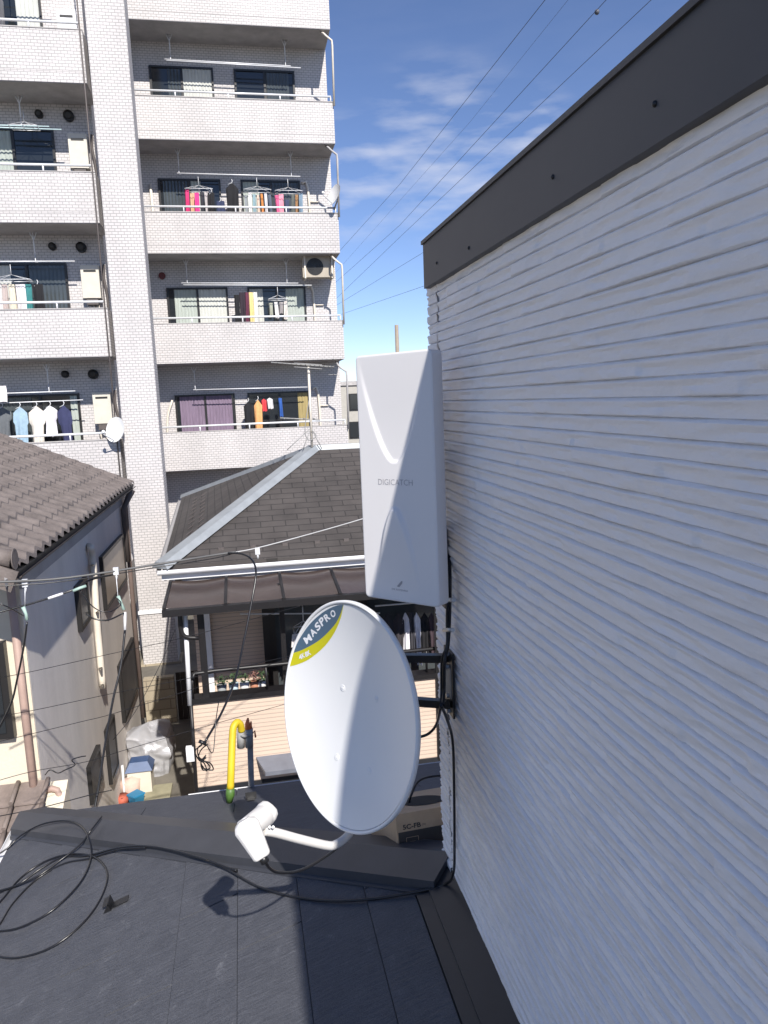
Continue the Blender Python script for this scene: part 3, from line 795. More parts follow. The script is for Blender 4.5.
# white strip walls between windows stay tile; ceiling hooks as parts
def hooks(x, yw, T_, par=APT):
    zc = T_ + (Tk[-1] - Tk[-2]) - BH - .01
    y = yw - .45; mb = MB()
    mb.tube([(x, y, zc), (x, y, zc - .42)], .014, 6); mb.tube([(x - .07, y, zc), (x, y, zc - .16)], .01, 5); mb.tube([(x + .07, y, zc), (x, y, zc - .16)], .01, 5)
    mb.tube([(x, y, zc - .42), (x, y - .02, zc - .62), (x + .05, y - .02, zc - .62)], .009, 5)
    return mb.build('pole_hook', M['rail'], par), zc - .60, y - .03
POLES = {}
for k in (1, 2, 3, 4):
    T_ = Tk[k]
    for x in (-1.15, 1.72 if k > 2 else 1.45):
        if k == 1 and x > 0: continue
        _, z, y = hooks(x, YRW, T_)
    POLES[('r', k)] = (z, y)
    mb = MB().tube([(-1.3 + .1 * (k % 2), y, z), (1.95 - .1 * (k % 3), y, z - .03)], .014, 6)
    if k in (2, 4): mb.tube([(-1.25, y - .08, z - .06), (2.1, y - .08, z - .10)], .014, 6)
    tag(mb.build('laundry_pole', M['rail']), ['', 'white laundry poles above the lowest visible right balcony', 'white laundry poles under the third right balcony ceiling counted from the top', 'white laundry poles over the colourful washing on the upper right balcony', 'empty white laundry poles on the topmost open right balcony'][k], 'laundry pole', 'laundry poles on the balconies')
    _, z, y = hooks(-4.1, YLW, T_); POLES[('l', k)] = (z, y)
    mb = MB().tube([(-6, y, z), (-3.3 - .25 * (k % 2), y, z)], .014, 6)
    if k == 3: mb.tube([(-6, y - .08, z - .06), (-3.3, y - .08, z - .08)], .014, 6)
    tag(mb.build('laundry_pole', M['rail'] if k != 3 else mat('pale blue enamel', (.45, .58, .60), .4)), ['', 'laundry pole carrying shirts on the lowest left balcony', 'laundry pole with drying towels on the second lowest left balcony', 'pale blue laundry poles on the left balcony below the top one', 'laundry pole high in the top left balcony'][k], 'laundry pole', 'laundry poles on the balconies')
# vents
def ventm(x, y, z, r=.11):
    v = MB(); v.tube([(x, y, z), (x, y - .10, z)], [r, r], 14); v.tube([(x, y - .10, z), (x, y - .14, z - .01)], [r, r * .5], 14)
    return v.build('vent_cap', M['vent'], APT)
for k in (1, 2, 3): ventm(-3.22, YLW, Tk[k] + 1.47); ventm(-3.82, YLW, Tk[k] + 1.49, .08)
MB().tube([(-1.86 + .05, YRW, Tk[2] + 1.36), (-1.81, YRW - .06, Tk[2] + 1.36)], .09, 12).build('vent_cap', mat('dark red', (.12, .02, .02), .5), APT)
# conduits and drainpipes
mb = MB()
for (a, b) in ((-2.71, 21), ): mb.tube([(-2.66, YL + .02, 3), (-2.66, YL + .02, 12), (-2.655, YL + .02, 21)], .016, 6)
mb.build('conduit', M['piped'], APT)
for k in (1, 2, 3, 4):
    T_ = Tk[k]; zc = T_ + 2.72 - BH
    mb = MB().tube([(GX - .22, YR + .2, zc - .02), (GX - .18, YR - .04, zc - .14), (GX - .12, YR - .05, zc - .20), (GX + .02, YR - .05, zc - .30), (GX + .03, YR - .05, zc - .42), (GX + .01, YR - .05, T_ - .1)], .026, 8)
    mb.build('drainpipe', M['concrete'] if k in (1, 3) else M['pipe'], APT)
for k in (1, 2, 3):   # refrigerant pipe covers beside the windows
    mb = MB().tube([(2.02, YRW - .04, Tk[k] + 1.02), (2.18, YRW - .04, Tk[k] + .9), (2.2, YRW - .04, Tk[k] - .9)], .035, 8, sub=3)
    mb.tube([(2.2, YRW - .04, Tk[k] + .55), (2.45, YRW - .04, Tk[k] + .55)], .02, 6)
    mb.build('pipe_cover', M['pipe'], APT)
    MB().tube([(-2.78, YLW - .05, Tk[k] + 1.1), (-2.80, YLW - .06, Tk[k] + .8), (-2.76, YLW - .05, Tk[k] + .4), (-2.78, YLW - .05, Tk[k] + .05)], .03, 6, sub=3).build('pipe_cover', M['piped'], APT)
MB().tube([(-1.92, YRW - .05, Tk[3] + .95), (-1.90, YRW - .05, Tk[3] - .8)], .035, 8).build('pipe_cover', M['pipe'], APT)
MB().tube([(-1.80, YRW - .05, Tk[1] + .85), (-1.95, YRW - .1, Tk[1] + .4), (-2.0, YRW - .1, Tk[1] - .2)], .03, 8, sub=3).build('pipe_cover', M['pipe'], APT)
# water heaters
lab = {1: 'cream water heater beside the shirts on the lowest left balcony', 2: 'cream water heater on the second lowest left balcony', 3: 'cream water heater on the left balcony with pale blue poles', 4: 'white water heater on the top left balcony'}
for k in (1, 2, 3, 4):
    x, z = -3.06, Tk[k] + (.72 if k != 4 else .45)
    if k == 4: x = -3.05
    t = thing('water_heater', lab[k], 'water heater', (x, YLW - .2, z - .45), 'water heaters on the left balconies')
    cm_ = M['cream'] if k != 4 else M['white']
    b = MB().box(x - .19, x + .19, YLW - .24, YLW - .02, z - .36, z + .34).build('casing', cm_, t)
    MB().box(x - .13, x + .13, YLW - .25, YLW - .241, z + .20, z + .24).build('exhaust_slot', M['vent'], t)
    MB().box(x - .12, x + .12, YLW - .22, YLW - .05, z - .50, z - .362).build('pipe_box', M['piped'], t)
    mb = MB()
    for dx in (-.12, 0, .1): mb.tube([(x + dx, YLW - .12, z - .5), (x + dx + .03, YLW - .10, z - .8)], .02, 6)
    mb.build('pipe', M['pipe'], t)
# condenser hung at the ceiling, right wing level 2
z = Tk[2] + 1.45; xx = 2.28
t = thing('air_conditioner', 'beige outdoor air conditioner unit hung under the balcony ceiling at the right end', 'air conditioner', (xx, YRW - .6, z - .3))
MB().box(xx - .42, xx + .42, YRW - .75, YRW - .42, z - .27, z + .27).build('casing', mat('beige metal', (.40, .35, .28), .5), t)
mb = MB()
for k in range(7): mb.tube([(xx - .09 + (.05 + .028 * k) * math.cos(a * PI / 12), YRW - .757, z + (.05 + .028 * k) * math.sin(a * PI / 12)) for a in range(25)], .005, 4)
mb.build('fan_grille', M['vent'], t)
MB().tube([(xx - .09, YRW - .7505, z), (xx - .09, YRW - .7535, z)], .22, 24).build('fan_opening', M['frame'], t)
mb = MB()
for dx in (-.36, .36): mb.bar((xx + dx, YRW - .78, z + .42), (xx + dx, YRW - .78, z - .30), .04); mb.bar((xx + dx, YRW - .78, z - .29), (xx + dx, YRW - .38, z - .29), .04)
mb.build('hanger_frame', M['pipe'], t)
# small dishes on the apartment
def minidish(c, n, r, label, mount):
    n = Vector(n).normalized(); a = n.cross(Vector((0, 0, 1))).normalized(); b = a.cross(n)
    t = thing('satellite_dish', label, 'satellite dish', Vector(c) - Vector((0, 0, r)), 'small dishes on the apartment balconies')
    mb = MB(); mb.grid(lambda u, v: Vector(c) + (a * math.cos(2 * PI * u) + b * math.sin(2 * PI * u) * 1.1) * r * v - n * .05 * (1 - v * v), 24, 6)
    mb.grid(lambda u, v: Vector(c) + (a * math.cos(-2 * PI * u) + b * math.sin(-2 * PI * u) * 1.1) * r * v - n * (.05 * (1 - v * v) + .01), 24, 6)
    mb.build('reflector', M['dish'], t)
    f = Vector(c) + n * .35 - Vector((0, 0, .12)); MB().tube([Vector(c) - b * r * .95, f - Vector((0, 0, .05)), f], .012, 6).build('feed_arm', M['rail'], t)
    MB().sphere(f, .04).build('converter', M['white'], t)
    MB().tube([Vector(c) - n * .05, Vector(c) - n * .15 , Vector(mount)], .02, 6).build('mount', M['steel'], t)
minidish((-2.66 + .0, YL - .12, Tk[1] + .24), (-.55, -.8, .25), .25, 'small white satellite dish on the rail of the lowest left balcony', (-2.70, YL + .12, Tk[1] + .05))
minidish((GX - .12, YR - .2, Tk[3] + .42), (-.9, -.45, .35), .25, 'small satellite dish at the right end of the washing hung balcony', (GX - .1, YR + .05, Tk[3] + .1))

# ------------------------------------------------------------------ laundry
def garment(kind, x, y, zt, w, h, col, label, cat, group, name=None, sleeve=False):
    m = cloth(col); mb = MB(); ph = random.random() * 9; lean = random.uniform(-.03, .03)
    def wid(v):   # v 0 top .. 1 bottom
        if kind == 'shirt': return (.55 if v < .04 else (1.0 if v < .42 else .78)) * (1 + .08 * math.sin(ph + v * 5))
        if kind == 'coat': return (.5 if v < .05 else 1.0) * (1 - .12 * v)
        if kind == 'trousers': return .85 + .15 * v
        return 1 - .06 * math.sin(v * 3 + ph)
    nv_ = 12; nu_ = 8
    def fr(s_):
        def f(u, v):
            q = wid(v); a = (u - .5) * w * q
            z = zt - h * v - (.08 * h * abs(u - .5) * 2 if kind in ('shirt', 'coat') and v < .2 else 0) - .03 * h * math.sin(u * 9 + ph) * v
            th = .03 * math.sqrt(max(0., 1 - (2 * u - 1) ** 2)) * min(1, .3 + v * 2)
            return (x + a + lean * v, y + s_ * th + .03 * math.sin(u * 11 + ph + v * 2) * (.3 + v), z)
        return f
    mb.grid(fr(-1), nu_, nv_); mb.grid(lambda u, v: fr(1)(1 - u, v), nu_, nv_)
    if kind in ('shirt', 'coat', 'towel', 'trousers'):
        pass
    o = mb.build(name or cat.replace(' ', '_'), m); tag(o, label, cat, group)
    if w > .16:
        MB().tube([(x, y, zt + .09), (x + .02, y, zt + .05), (x, y, zt), (x - w * .3, y, zt - .04)], .008, 5).build('hanger', M['rail'], o)
    return o
PINK, ORG, BLK, WHT, GRY, NVY = (.62, .06, .20), (.58, .25, .08), (.012, .012, .015), (.70, .68, .68), (.25, .26, .28), (.03, .04, .09)
zr, yr = POLES[('r', 3)]
def pinch(x0, x1, y, z, par_label, grp):
    t = thing('clothes_hanger', par_label, 'clothes hanger', ((x0 + x1) / 2, y, z), grp)
    mb = MB(); fy = .16
    for yy in (y - fy, y + fy): mb.tube([(x0, yy, z), (x1, yy, z)], .008, 5)
    for xx in (x0, (x0 + x1) / 2, x1): mb.tube([(xx, y - fy, z), (xx, y + fy, z)], .008, 5)
    mb.build('frame', M['rail'], t)
    mb = MB()
    for xx in (x0, x1):
        for yy in (y - fy, y + fy): mb.tube([(xx, yy, z), ((x0 + x1) / 2, y, z + .12)], .004, 4)
    mb.tube([((x0 + x1) / 2, y, z + .12), ((x0 + x1) / 2, y, z + .33)], .007, 5)
    mb.build('hook', M['rail'], t)
GL = 'laundry on the right balconies'
items = [  # x, ztop offset to rail top, w, h, kind, colour, label
    (-.98, .62, .13, .66, 'towel', (.55, .04, .16), 'crimson cloth at the left end of the washing on the upper right balcony', 'towel'),
    (-.86, .64, .12, .66, 'towel', (.62, .38, .24), 'tan cloth hanging next to the crimson one', 'towel'),
    (-.74, .62, .13, .70, 'towel', (.60, .05, .24), 'hot pink cloth hanging right of the tan cloth', 'towel'),
    (-.62, .64, .10, .52, 'towel', (.04, .04, .05), 'narrow black cloth beside the hot pink one', 'sock'),
    (-.50, .64, .12, .68, 'towel', (.45, .42, .42), 'grey cloth between two black ones on the pinch hanger', 'towel'),
    (-.38, .60, .16, .62, 'towel', BLK, 'black cloth at the right end of the first pinch hanger', 'towel'),
    (-.16, .40, .22, .50, 'towel', NVY, 'navy trousers hung left of the black jacket', 'trousers'),
    (.16, .86, .36, .78, 'coat', BLK, 'black jacket hung alone between the two upper right windows', 'jacket'),
    (.50, .60, .08, .70, 'towel', (.28, .30, .32), 'slim grey towel starting the row of striped towels', 'towel'),
    (.61, .62, .08, .70, 'towel', WHT, 'slim white towel second in the striped row', 'towel'),
    (.71, .60, .08, .70, 'towel', (.25, .36, .40), 'slim teal towel in the striped row', 'towel'),
    (.81, .62, .08, .70, 'towel', (.62, .48, .40), 'slim beige towel in the striped row', 'towel'),
    (.91, .64, .08, .72, 'towel', ORG, 'slim orange towel in the striped row', 'towel'),
    (1.01, .64, .08, .70, 'towel', (.60, .58, .60), 'slim pale grey towel in the striped row', 'towel'),
    (1.11, .62, .08, .70, 'towel', (.10, .12, .16), 'slim dark towel ending the striped row', 'towel'),
    (1.30, .58, .10, .66, 'towel', (.66, .12, .26), 'rose towel starting the last pinch hanger on the upper right balcony', 'towel'),
    (1.42, .58, .12, .66, 'towel', (.72, .30, .38), 'light pink towel beside the rose towel', 'towel'),
    (1.56, .50, .16, .50, 'towel', (.05, .06, .12), 'dark navy shorts on the last pinch hanger', 'shorts'),
    (1.72, .62, .10, .70, 'towel', (.12, .13, .12), 'charcoal towel near the right end of the last pinch hanger', 'towel'),
    (1.83, .60, .10, .66, 'towel', (.35, .20, .10), 'brown towel at the right end of the last pinch hanger', 'towel'),
    (1.93, .58, .08, .66, 'towel', (.20, .28, .36), 'slate blue towel outermost on the last pinch hanger', 'towel')]
for x, dz, w, h, kd, c, l, cat in items:
    garment(kd, x, yr - .05 + random.uniform(-.1, .1), Tk[3] + dz + random.uniform(-.03, .05), w * random.uniform(.75, 1.1), h * random.uniform(.85, 1.15), c, l, cat, GL)
pinch(-1.02, -.34, yr - .05, Tk[3] + .68, 'pinch hanger with the crimson and pink cloths', 'pinch hangers')
pinch(.46, 1.15, yr - .05, Tk[3] + .68, 'pinch hanger over the slim striped towels', 'pinch hangers')
pinch(1.26, 1.96, yr - .05, Tk[3] + .66, 'pinch hanger nearest the right end of the balcony', 'pinch hangers')
yr2 = POLES[('r', 2)][1]
for x, dz, w, h, kd, c, l, cat in [
    (.10, .78, .14, 1.0, 'towel', BLK, 'black garment first from the left on the middle right balcony', 'shirt'),
    (.24, .84, .16, 1.0, 'towel', (.03, .02, .03), 'black garment second from the left on the middle right balcony', 'shirt'),
    (.37, .84, .10, .90, 'towel', (.12, .03, .06), 'dark maroon garment third on the middle right balcony', 'shirt'),
    (.47, .84, .11, .90, 'towel', (.70, .55, .25), 'yellow garment on the middle right balcony', 'shirt'),
    (.58, .84, .12, .92, 'towel', (.66, .66, .62), 'white garment right of the yellow one', 'shirt'),
    (.98, .56, .10, .32, 'towel', (.35, .36, .30), 'small olive cloth on the middle balcony pinch hanger', 'sock'),
    (1.12, .58, .10, .42, 'towel', WHT, 'small white cloth on the middle balcony pinch hanger', 'sock'),
    (1.26, .58, .10, .30, 'towel', (.30, .28, .28), 'small grey cloth on the middle balcony pinch hanger', 'sock'),
    (1.38, .60, .10, .48, 'towel', (.60, .56, .52), 'small ivory cloth at the right of the middle balcony pinch hanger', 'sock')]:
    garment(kd, x, yr2 - .05, Tk[2] + dz, w, h, c, l, cat, GL)
pinch(.92, 1.44, yr2 - .05, Tk[2] + .64, 'pinch hanger on the middle right balcony', 'pinch hangers')
yr1 = POLES[('r', 1)][1]
for x, dz, w, h, kd, c, l, cat in [
    (.22, .74, .26, .76, 'coat', BLK, 'black top hung left of the orange dress', 'shirt'),
    (.48, .78, .22, .98, 'coat', (.70, .36, .15), 'long orange dress on the lowest right balcony', 'dress'),
    (.64, .80, .14, .34, 'coat', (.60, .05, .06), 'small red top beside the orange dress', 'shirt'),
    (.80, .82, .16, .30, 'coat', (.62, .60, .60), 'small pale top right of the red one', 'shirt'),
    (1.08, .80, .10, .50, 'towel', (.03, .10, .35), 'small blue cloth on the lowest right balcony', 'towel')]:
    garment(kd, x, yr1 - .05, Tk[1] + dz, w, h, c, l, cat, GL)
GL2 = 'laundry on the left balconies'
yl1 = POLES[('l', 1)][1]; zl = Tk[1] + .80
for x, w, h, kd, c, l in [(-5.08, .34, .62, 'shirt', (.12, .13, .14), 'dark checked shirt at the left edge of the lowest left balcony'),
                       (-4.72, .30, .80, 'shirt', (.30, .42, .52), 'light blue shirt on the lowest left balcony'),
                       (-4.38, .32, .84, 'shirt', (.68, .63, .56), 'cream shirt between the blue and white shirts'),
                       (-4.10, .28, .66, 'shirt', (.72, .70, .74), 'white short shirt left of the navy shirt'),
                       (-3.82, .28, .90, 'shirt', (.035, .04, .10), 'navy shirt at the right of the row of shirts')]:
    garment(kd, x, yl1 - .05, zl, w, h, c, l, 'shirt', GL2)
tag(MB().tube([(-6, yl1 - .05, zl + .09), (-3.4, yl1 - .05, zl + .10)], .012, 6).build('laundry_pole', M['rail']), 'lower laundry pole from which the five shirts hang', 'laundry pole', 'laundry poles on the balconies')
garment('towel', -5.08, yl1 - .35, Tk[1] + 1.25, .40, .34, (.72, .68, .68), 'white towel folded over the pole at the left edge of the photo', 'towel', GL2)
yl2 = POLES[('l', 2)][1]
for x, w, h, c, l in [(-4.98, .14, .5, (.60, .06, .14), 'red towel on the second lowest left balcony'), (-4.88, .10, .95, (.68, .66, .66), 'white towel right of the red towel on the left'),
                      (-4.76, .12, .80, (.45, .38, .36), 'greyish brown towel on the second lowest left balcony'), (-4.62, .13, .90, (.64, .58, .46), 'cream towel on the second lowest left balcony'),
                      (-4.50, .10, .85, (.58, .55, .55), 'pale grey towel beside the cream towel'), (-4.40, .10, .88, (.70, .68, .70), 'white towel next to the teal towel'),
                      (-4.28, .14, .72, (.04, .20, .20), 'teal towel on the second lowest left balcony'), (-4.10, .22, .60, BLK, 'black shirt right of the teal towel')]:
    garment('towel', x, yl2 - .05, Tk[2] + .62, w, h, c, l, 'towel' if 'towel' in l else 'shirt', GL2)
pinch(-5.0, -4.2, yl2 - .05, Tk[2] + .70, 'pinch hanger holding towels on the second lowest left balcony', 'pinch hangers')
yl3 = POLES[('l', 3)][1]
pinch(-4.3, -3.75, yl3 - .05, Tk[3] + 1.05, 'empty pinch hanger on the left balcony with pale blue poles', 'pinch hangers')
yl4 = POLES[('l', 4)][1]
for x, c, l in [(-4.75, BLK, 'black coat on the top left balcony'), (-4.55, (.25, .2, .15), 'brown patterned shirt on the top left balcony'), (-4.3, (.10, .10, .11), 'charcoal shirt on the top left balcony')]:
    garment('coat', x, yl4 - .05, Tk[4] + .9, .24, .95, c, l, 'shirt', GL2)

# ------------------------------------------------------------------ left house
LH = thing('stucco_house', 'grey stucco two storey house with clay tile roof on the left', 'house', (-4, 10, 0))
XW = -2.12; Y0 = at(19.5, 590, X=-2.12).y; Y1 = 13.4; ZE = 6.74
MB().box(-8, XW, Y0 + .02, Y1 - .1, 0, 6.73).build('side_wall', M['stucco'], LH)
MB().box(-8, XW - .001, Y0, Y0 + .018, 0, 6.7).build('front_wall', M['creamw'], LH)
SL = .45
# soffit board strip below the eave
mb = MB().box(XW, XW + .035, Y0, Y1 - .15, 6.38, 6.70); mb.build('eaves_board', M['fasc2'], LH)
MB().hexa([(XW, Y0 - .4, 6.66), (-1.96, Y0 - .9, 6.60), (-1.96, Y1, 6.60), (XW, Y1, 6.66)], [(XW, Y0 - .4, 6.72), (-1.96, Y0 - .9, 6.66), (-1.96, Y1, 6.66), (XW, Y1, 6.72)]).build('soffit', M['fasc2'], LH)
# kawara: wavy columns, stepped courses
def kawara(x_e, z_e, slope, y0, y1, length, cw, rl, mb):
    ncol = int((y1 - y0) / cw); nr = int(length / rl)
    c = 1 / math.sqrt(1 + slope * slope)
    sub = 10
    for r in range(nr):
        rows = []
        for e, (t, h) in enumerate(((0, -.012), (0, .030), (rl * 1.0, .006))):
            line = []
            for k in range(ncol * sub + 1):
                yy = y0 + cw * k / sub; ph = (k % sub) / sub
                wv = .026 * math.sin(2 * PI * ph) if ph < .5 else .034 * math.sin(2 * PI * ph) * .6
                cell = k // sub
                jit = .004 * math.sin(cell * 12.9898 + r * 78.2)
                d = r * rl + t
                line.append(len(mb.v)); n_ = h + wv + jit
                mb.v.append(Vector((x_e - d * c - n_ * slope * c * -1 * -1, yy, z_e + d * slope * c + n_ * c)))
            rows.append(line)
        for a, b in zip(rows[:-1], rows[1:]):
            for i in range(len(a) - 1): mb.face((a[i], a[i + 1], b[i + 1], b[i]), smooth=False)
mb = MB(); kawara(-1.90, 6.735, SL, 6.56, Y1 + .05, 5.2, .265, .235, mb)
kw = mb.build('tile_roof', M['kawara'], LH)
mb = MB(); c_ = 1 / math.sqrt(1 + SL * SL)
mb.hexa([(-1.9, 6.45, 6.66), (-1.9, Y1, 6.66), (-6.6, Y1, 6.66 + 4.7 * SL), (-6.6, 6.45, 6.66 + 4.7 * SL)], [(-1.9, 6.45, 6.70), (-1.9, Y1, 6.70), (-6.6, Y1, 6.70 + 4.7 * SL), (-6.6, 6.45, 6.70 + 4.7 * SL)])
mb.build('roof_deck', M['frame'], LH)
# verge roll tiles along the near gable
mb = MB()
for k in range(16):
    d = k * .235; p = Vector((-1.93 - d * c_, 6.50, 6.78 + d * SL * c_)); q = Vector((-1.93 - (d + .25) * c_, 6.50, 6.765 + (d + .25) * SL * c_))
    mb.tube([p + Vector((0, 0, .02)), q], [.082, .070], 12)
mb.tube([(-1.92, 6.50, 6.80), (-1.91, 6.50, 6.80)], .09, 14)
for k in range(20):
    d = .1 + k * .235; q0 = Vector((-1.93 - d * c_, 6.42, 6.60 + d * SL * c_)); mb.obox(q0 + Vector((0, .01, .03)), Vector((-c_, 0, SL * c_)), Vector((0, 1, 0)), Vector((SL * c_, 0, c_)), .12, .012, .09)
mb.build('verge_tile', M['kawara'], kw)
# eave gutter, thin cream edge
gutter((-1.93, 6.5, 6.665), (-1.93, Y1, 6.665), (1, 0, 0), 'gutter', M['piped'], LH, .032)
MB().box(-1.955, -1.935, 6.5, Y1, 6.60, 6.665).build('fascia_board', mat('pale wood', (.50, .45, .38), .8), LH)
# windows on the side wall
def sidewin(pp, name, framem, panem, depth=.10, hood=True, parts=2):
    ys_ = [at(x, y, X=XW).y for x, y in pp]; zs_ = [at(x, y, X=XW).z for x, y in pp]
    y0, y1, z0, z1 = min(ys_), max(ys_), min(zs_), max(zs_)
    t = .05; mb = MB(); xo = XW + depth
    for a, b, c, d in ((y0, y1, z1 - t, z1), (y0, y1, z0, z0 + t), (y0, y0 + t, z0 + t, z1 - t), (y1 - t, y1, z0 + t, z1 - t)): mb.box(XW - .01, xo, a, b, c, d)
    for k in range(1, parts):
        ym = y0 + (y1 - y0) * k / parts; mb.box(XW, xo - .02, ym - .025, ym + .025, z0 + t, z1 - t)
    w = mb.build('window', framem, LH)
    MB().box(xo - .03, xo - .012, y0 + t, y1 - t, z0 + t, z1 - t).build('pane', panem, w); return w
sidewin([(99, 557), (120, 534), (124, 580), (103, 604)], '', M['frame'], M['pane_b'], .055)
sidewin([(74, 586), (83, 578), (86, 621), (78, 632)], '', M['frame'], M['glasst'], .055)
sidewin([(118, 664), (131, 642), (135, 689), (122, 720)], '', M['frame'], M['frost'], .055, parts=1)
sidewin([(105, 728), (111, 718), (114, 770), (109, 785)], '', M['frame'], M['frost'], .055, parts=1)
sidewin([(86, 768), (96, 746), (99, 781), (91, 802)], '', M['frame'], M['frost'], .055, parts=1)
def wl(x, y, o=.06): return at(x, y, X=XW + o)
MB().tube([wl(89, 546, .02), wl(91, 548, .07), wl(92.5, 556), wl(95, 590), wl(97, 622), wl(100, 655), wl(103, 688)], .045, 10, sub=3).build('vent_pipe', M['pipe'], LH)
for x, y in ((93, 565), (97.5, 612), (101, 668), (102.5, 685)): MB().tube([wl(x - 3, y, .01), wl(x, y, .11), wl(x + 2, y, .01)], .012, 6).build('pipe_band', M['pipe'], LH)
MB().tube([(-1.9, Y1 - .1, 6.60), (XW + .07, Y1 - .12, 6.35), (XW + .05, Y1 - .12, 5.2), (XW + .05, Y1 - .12, 2.5)], .04, 10).build('downpipe', mat('brown grey pipe', (.16, .12, .105), .6), LH)
MB().tube([(-1.90, Y1 - .32, 6.64), (XW + .06, Y1 - .30, 6.3), (XW + .06, Y1 - .30, 5.4)], .045, 10).build('downpipe', M['piped'], LH)
dp = [at(13, 592, Y=Y0 - .06), at(14.5, 620, Y=Y0 - .06), at(24, 700, Y=Y0 - .06), at(34, 790, Y=Y0 - .06)]
dx = dp[1].x
MB().tube([(dx, Y0 - .07, 6.55), (dx, Y0 - .07, 3.9)], .036, 10).build('downpipe', M['pipeb'], LH)
MB().tube([(dx + .05, Y0 - .1, 4.42), (dx + .22, Y0 - .12, 4.42), (dx + .26, Y0 - .16, 4.2)], .03, 10, sub=3).build('downpipe', M['pipeb'], LH)
a = at(-30, 650, Y=Y0); b = at(6, 640, Y=Y0); c = at(9, 735, Y=Y0)
fw = MB().box(a.x, b.x, Y0 - .09, Y0 + .0, c.z, b.z).build('window', M['frame'], LH)
MB().box(a.x, b.x - .06, Y0 - .10, Y0 - .091, c.z + .06, b.z - .06).build('pane', M['glass'], fw)
# low tiled lean-to roof in front
mb = MB(); zt = at(10, 786, Y=Y0 - .05).z
def kawara_y(x0, x1, y_top, z_top, slope, length, cw, rl, mb):
    nr = int(length / rl); ncol = int((x1 - x0) / cw)
    for r in range(nr):
        for k in range(ncol):
            xa = x0 + k * cw; o_ = (r % 2) * cw * .5; j = random.uniform(0, .008)
            d0, d1 = r * rl, (r + 1) * rl + .02
            y_a, y_b = y_top - d0, y_top - d1; z_a, z_b = z_top - d0 * slope, z_top - d1 * slope
            q = [(xa + .006, y_b, z_b + .035 + j), (xa + cw - .012, y_b, z_b + .035 + j), (xa + cw - .012, y_a, z_a + .006), (xa + .006, y_a, z_a + .006)]
            mb.hexa([(x, y, z - .018) for x, y, z in q], q)
            mb.tube([(xa + cw - .02, y_b, z_b + .05 + j), (xa + cw - .02, y_a, z_a + .018)], .022, 6)
xr = at(57, 790, Y=Y0 - .4).x
kawara_y(-5.0, xr, Y0 - .02, zt, .42, 1.6, .27, .25, mb)
lr = mb.build('lean_to_roof', M['kawara2'], LH)
MB().hexa([(-5, 5.95, 3.2), (xr, 5.95, 3.2), (xr, Y0, 3.2), (-5, Y0, 3.2)], [(-5, 5.95, zt - .70), (xr, 5.95, zt - .70), (xr, Y0, zt - .03), (-5, Y0, zt - .03)]).build('lean_to_body', M['creamw'], LH)


# ------------------------------------------------------------------ centre house
CH = thing('beige_house', 'beige sided house with dark hipped slate roof and enclosed balcony', 'house', (2, 11, 0))
FL = Vector((-1.09, 9.5, 6.02)); BL = Vector((-1.32, 16.0, 6.12)); APX = Vector((1.09, 12.0, 7.25)); FR_ = Vector((9, 9.5, 6.02)); RE = Vector((6.6, 12.0, 7.25)); BR = Vector((9, 16, 6.12)); BA = Vector((1.09, 12.02, 7.25))
def basis(a, b, up):
    U = (b - a).normalized(); V = (up - a); V = (V - U * V.dot(U)).normalized(); return U, V
mb = MB()
mb.poly([FL, FR_, RE, APX], basis(FL, FR_, APX)); mb.poly([BL, FL, APX], basis(FL, BL, APX)); mb.poly([BR, BL, APX, RE], basis(BR, BL, APX)); mb.poly([FR_, BR, RE], basis(FR_, BR, RE))
dwn = Vector((0, 0, -.06))
mb.poly([FL, FL + dwn, FR_ + dwn, FR_]); mb.poly([BL, BL + dwn, FL + dwn, FL]); mb.poly([BR + dwn, BL + dwn, BL, BR])
rf = mb.build('hipped_roof', SHIN, CH)
def ridge(p, q, w, m=M['ridge2']):
    d = (q - p).normalized(); r = d.cross(Vector((0, 0, 1))).normalized()
    b = MB(); b.hexa([p + r * w + Vector((0, 0, -.03)), q + r * w + Vector((0, 0, -.03)), q - r * w + Vector((0, 0, -.03)), p - r * w + Vector((0, 0, -.03))], [p + r * w * .55 + Vector((0, 0, .05)), q + r * w * .55 + Vector((0, 0, .05)), q - r * w * .55 + Vector((0, 0, .05)), p - r * w * .55 + Vector((0, 0, .05))])
    return b.build('ridge_cover', m, rf)
ridge(FL + Vector((-.03, -.03, .01)), APX, .14); ridge(BL, APX, .05); ridge(APX, RE, .06); ridge(FR_, RE, .12)
for px in (221, 253, 285, 317, 346):
    p = at(px, 548 - (px - 221) * .07, Y=9.75)
    MB().box(p.x - .035, p.x + .035, 9.72, 9.76, 6.12, 6.165).build('snow_guard', M['piped'], rf)
rq = random.Random(4)
for k in range(9):   # pale roof clips on the left slope
    for j in range(2):
        t = .15 + k * .08; e_ = FL.lerp(BL, t); q = e_.lerp(APX, .12 + j * .07); q2 = e_.lerp(APX, .155 + j * .07)
        MB().bar(q + Vector((0, 0, .02)), q2 + Vector((0, .10, .02)), .009).build('roof_clip', M['piped'], rf)
# gutter + white fascia
MB().box(-1.10, 9, 9.42, 9.47, 5.86, 5.955).build('fascia', M['white'], CH)
gutter((-1.14, 9.418, 5.985), (9, 9.418, 5.985), (0, -1, 0), 'gutter', M['white'], CH, .05)
gutter((-1.10, 9.4, 5.985), (-1.34, 16, 6.07), (-1, 0, 0), 'gutter', M['fasc2'], CH, .03)
MB().box(-1.08, -1.05, 9.47, 15.9, 5.84, 5.98).build('fascia', M['fasc2'], CH)
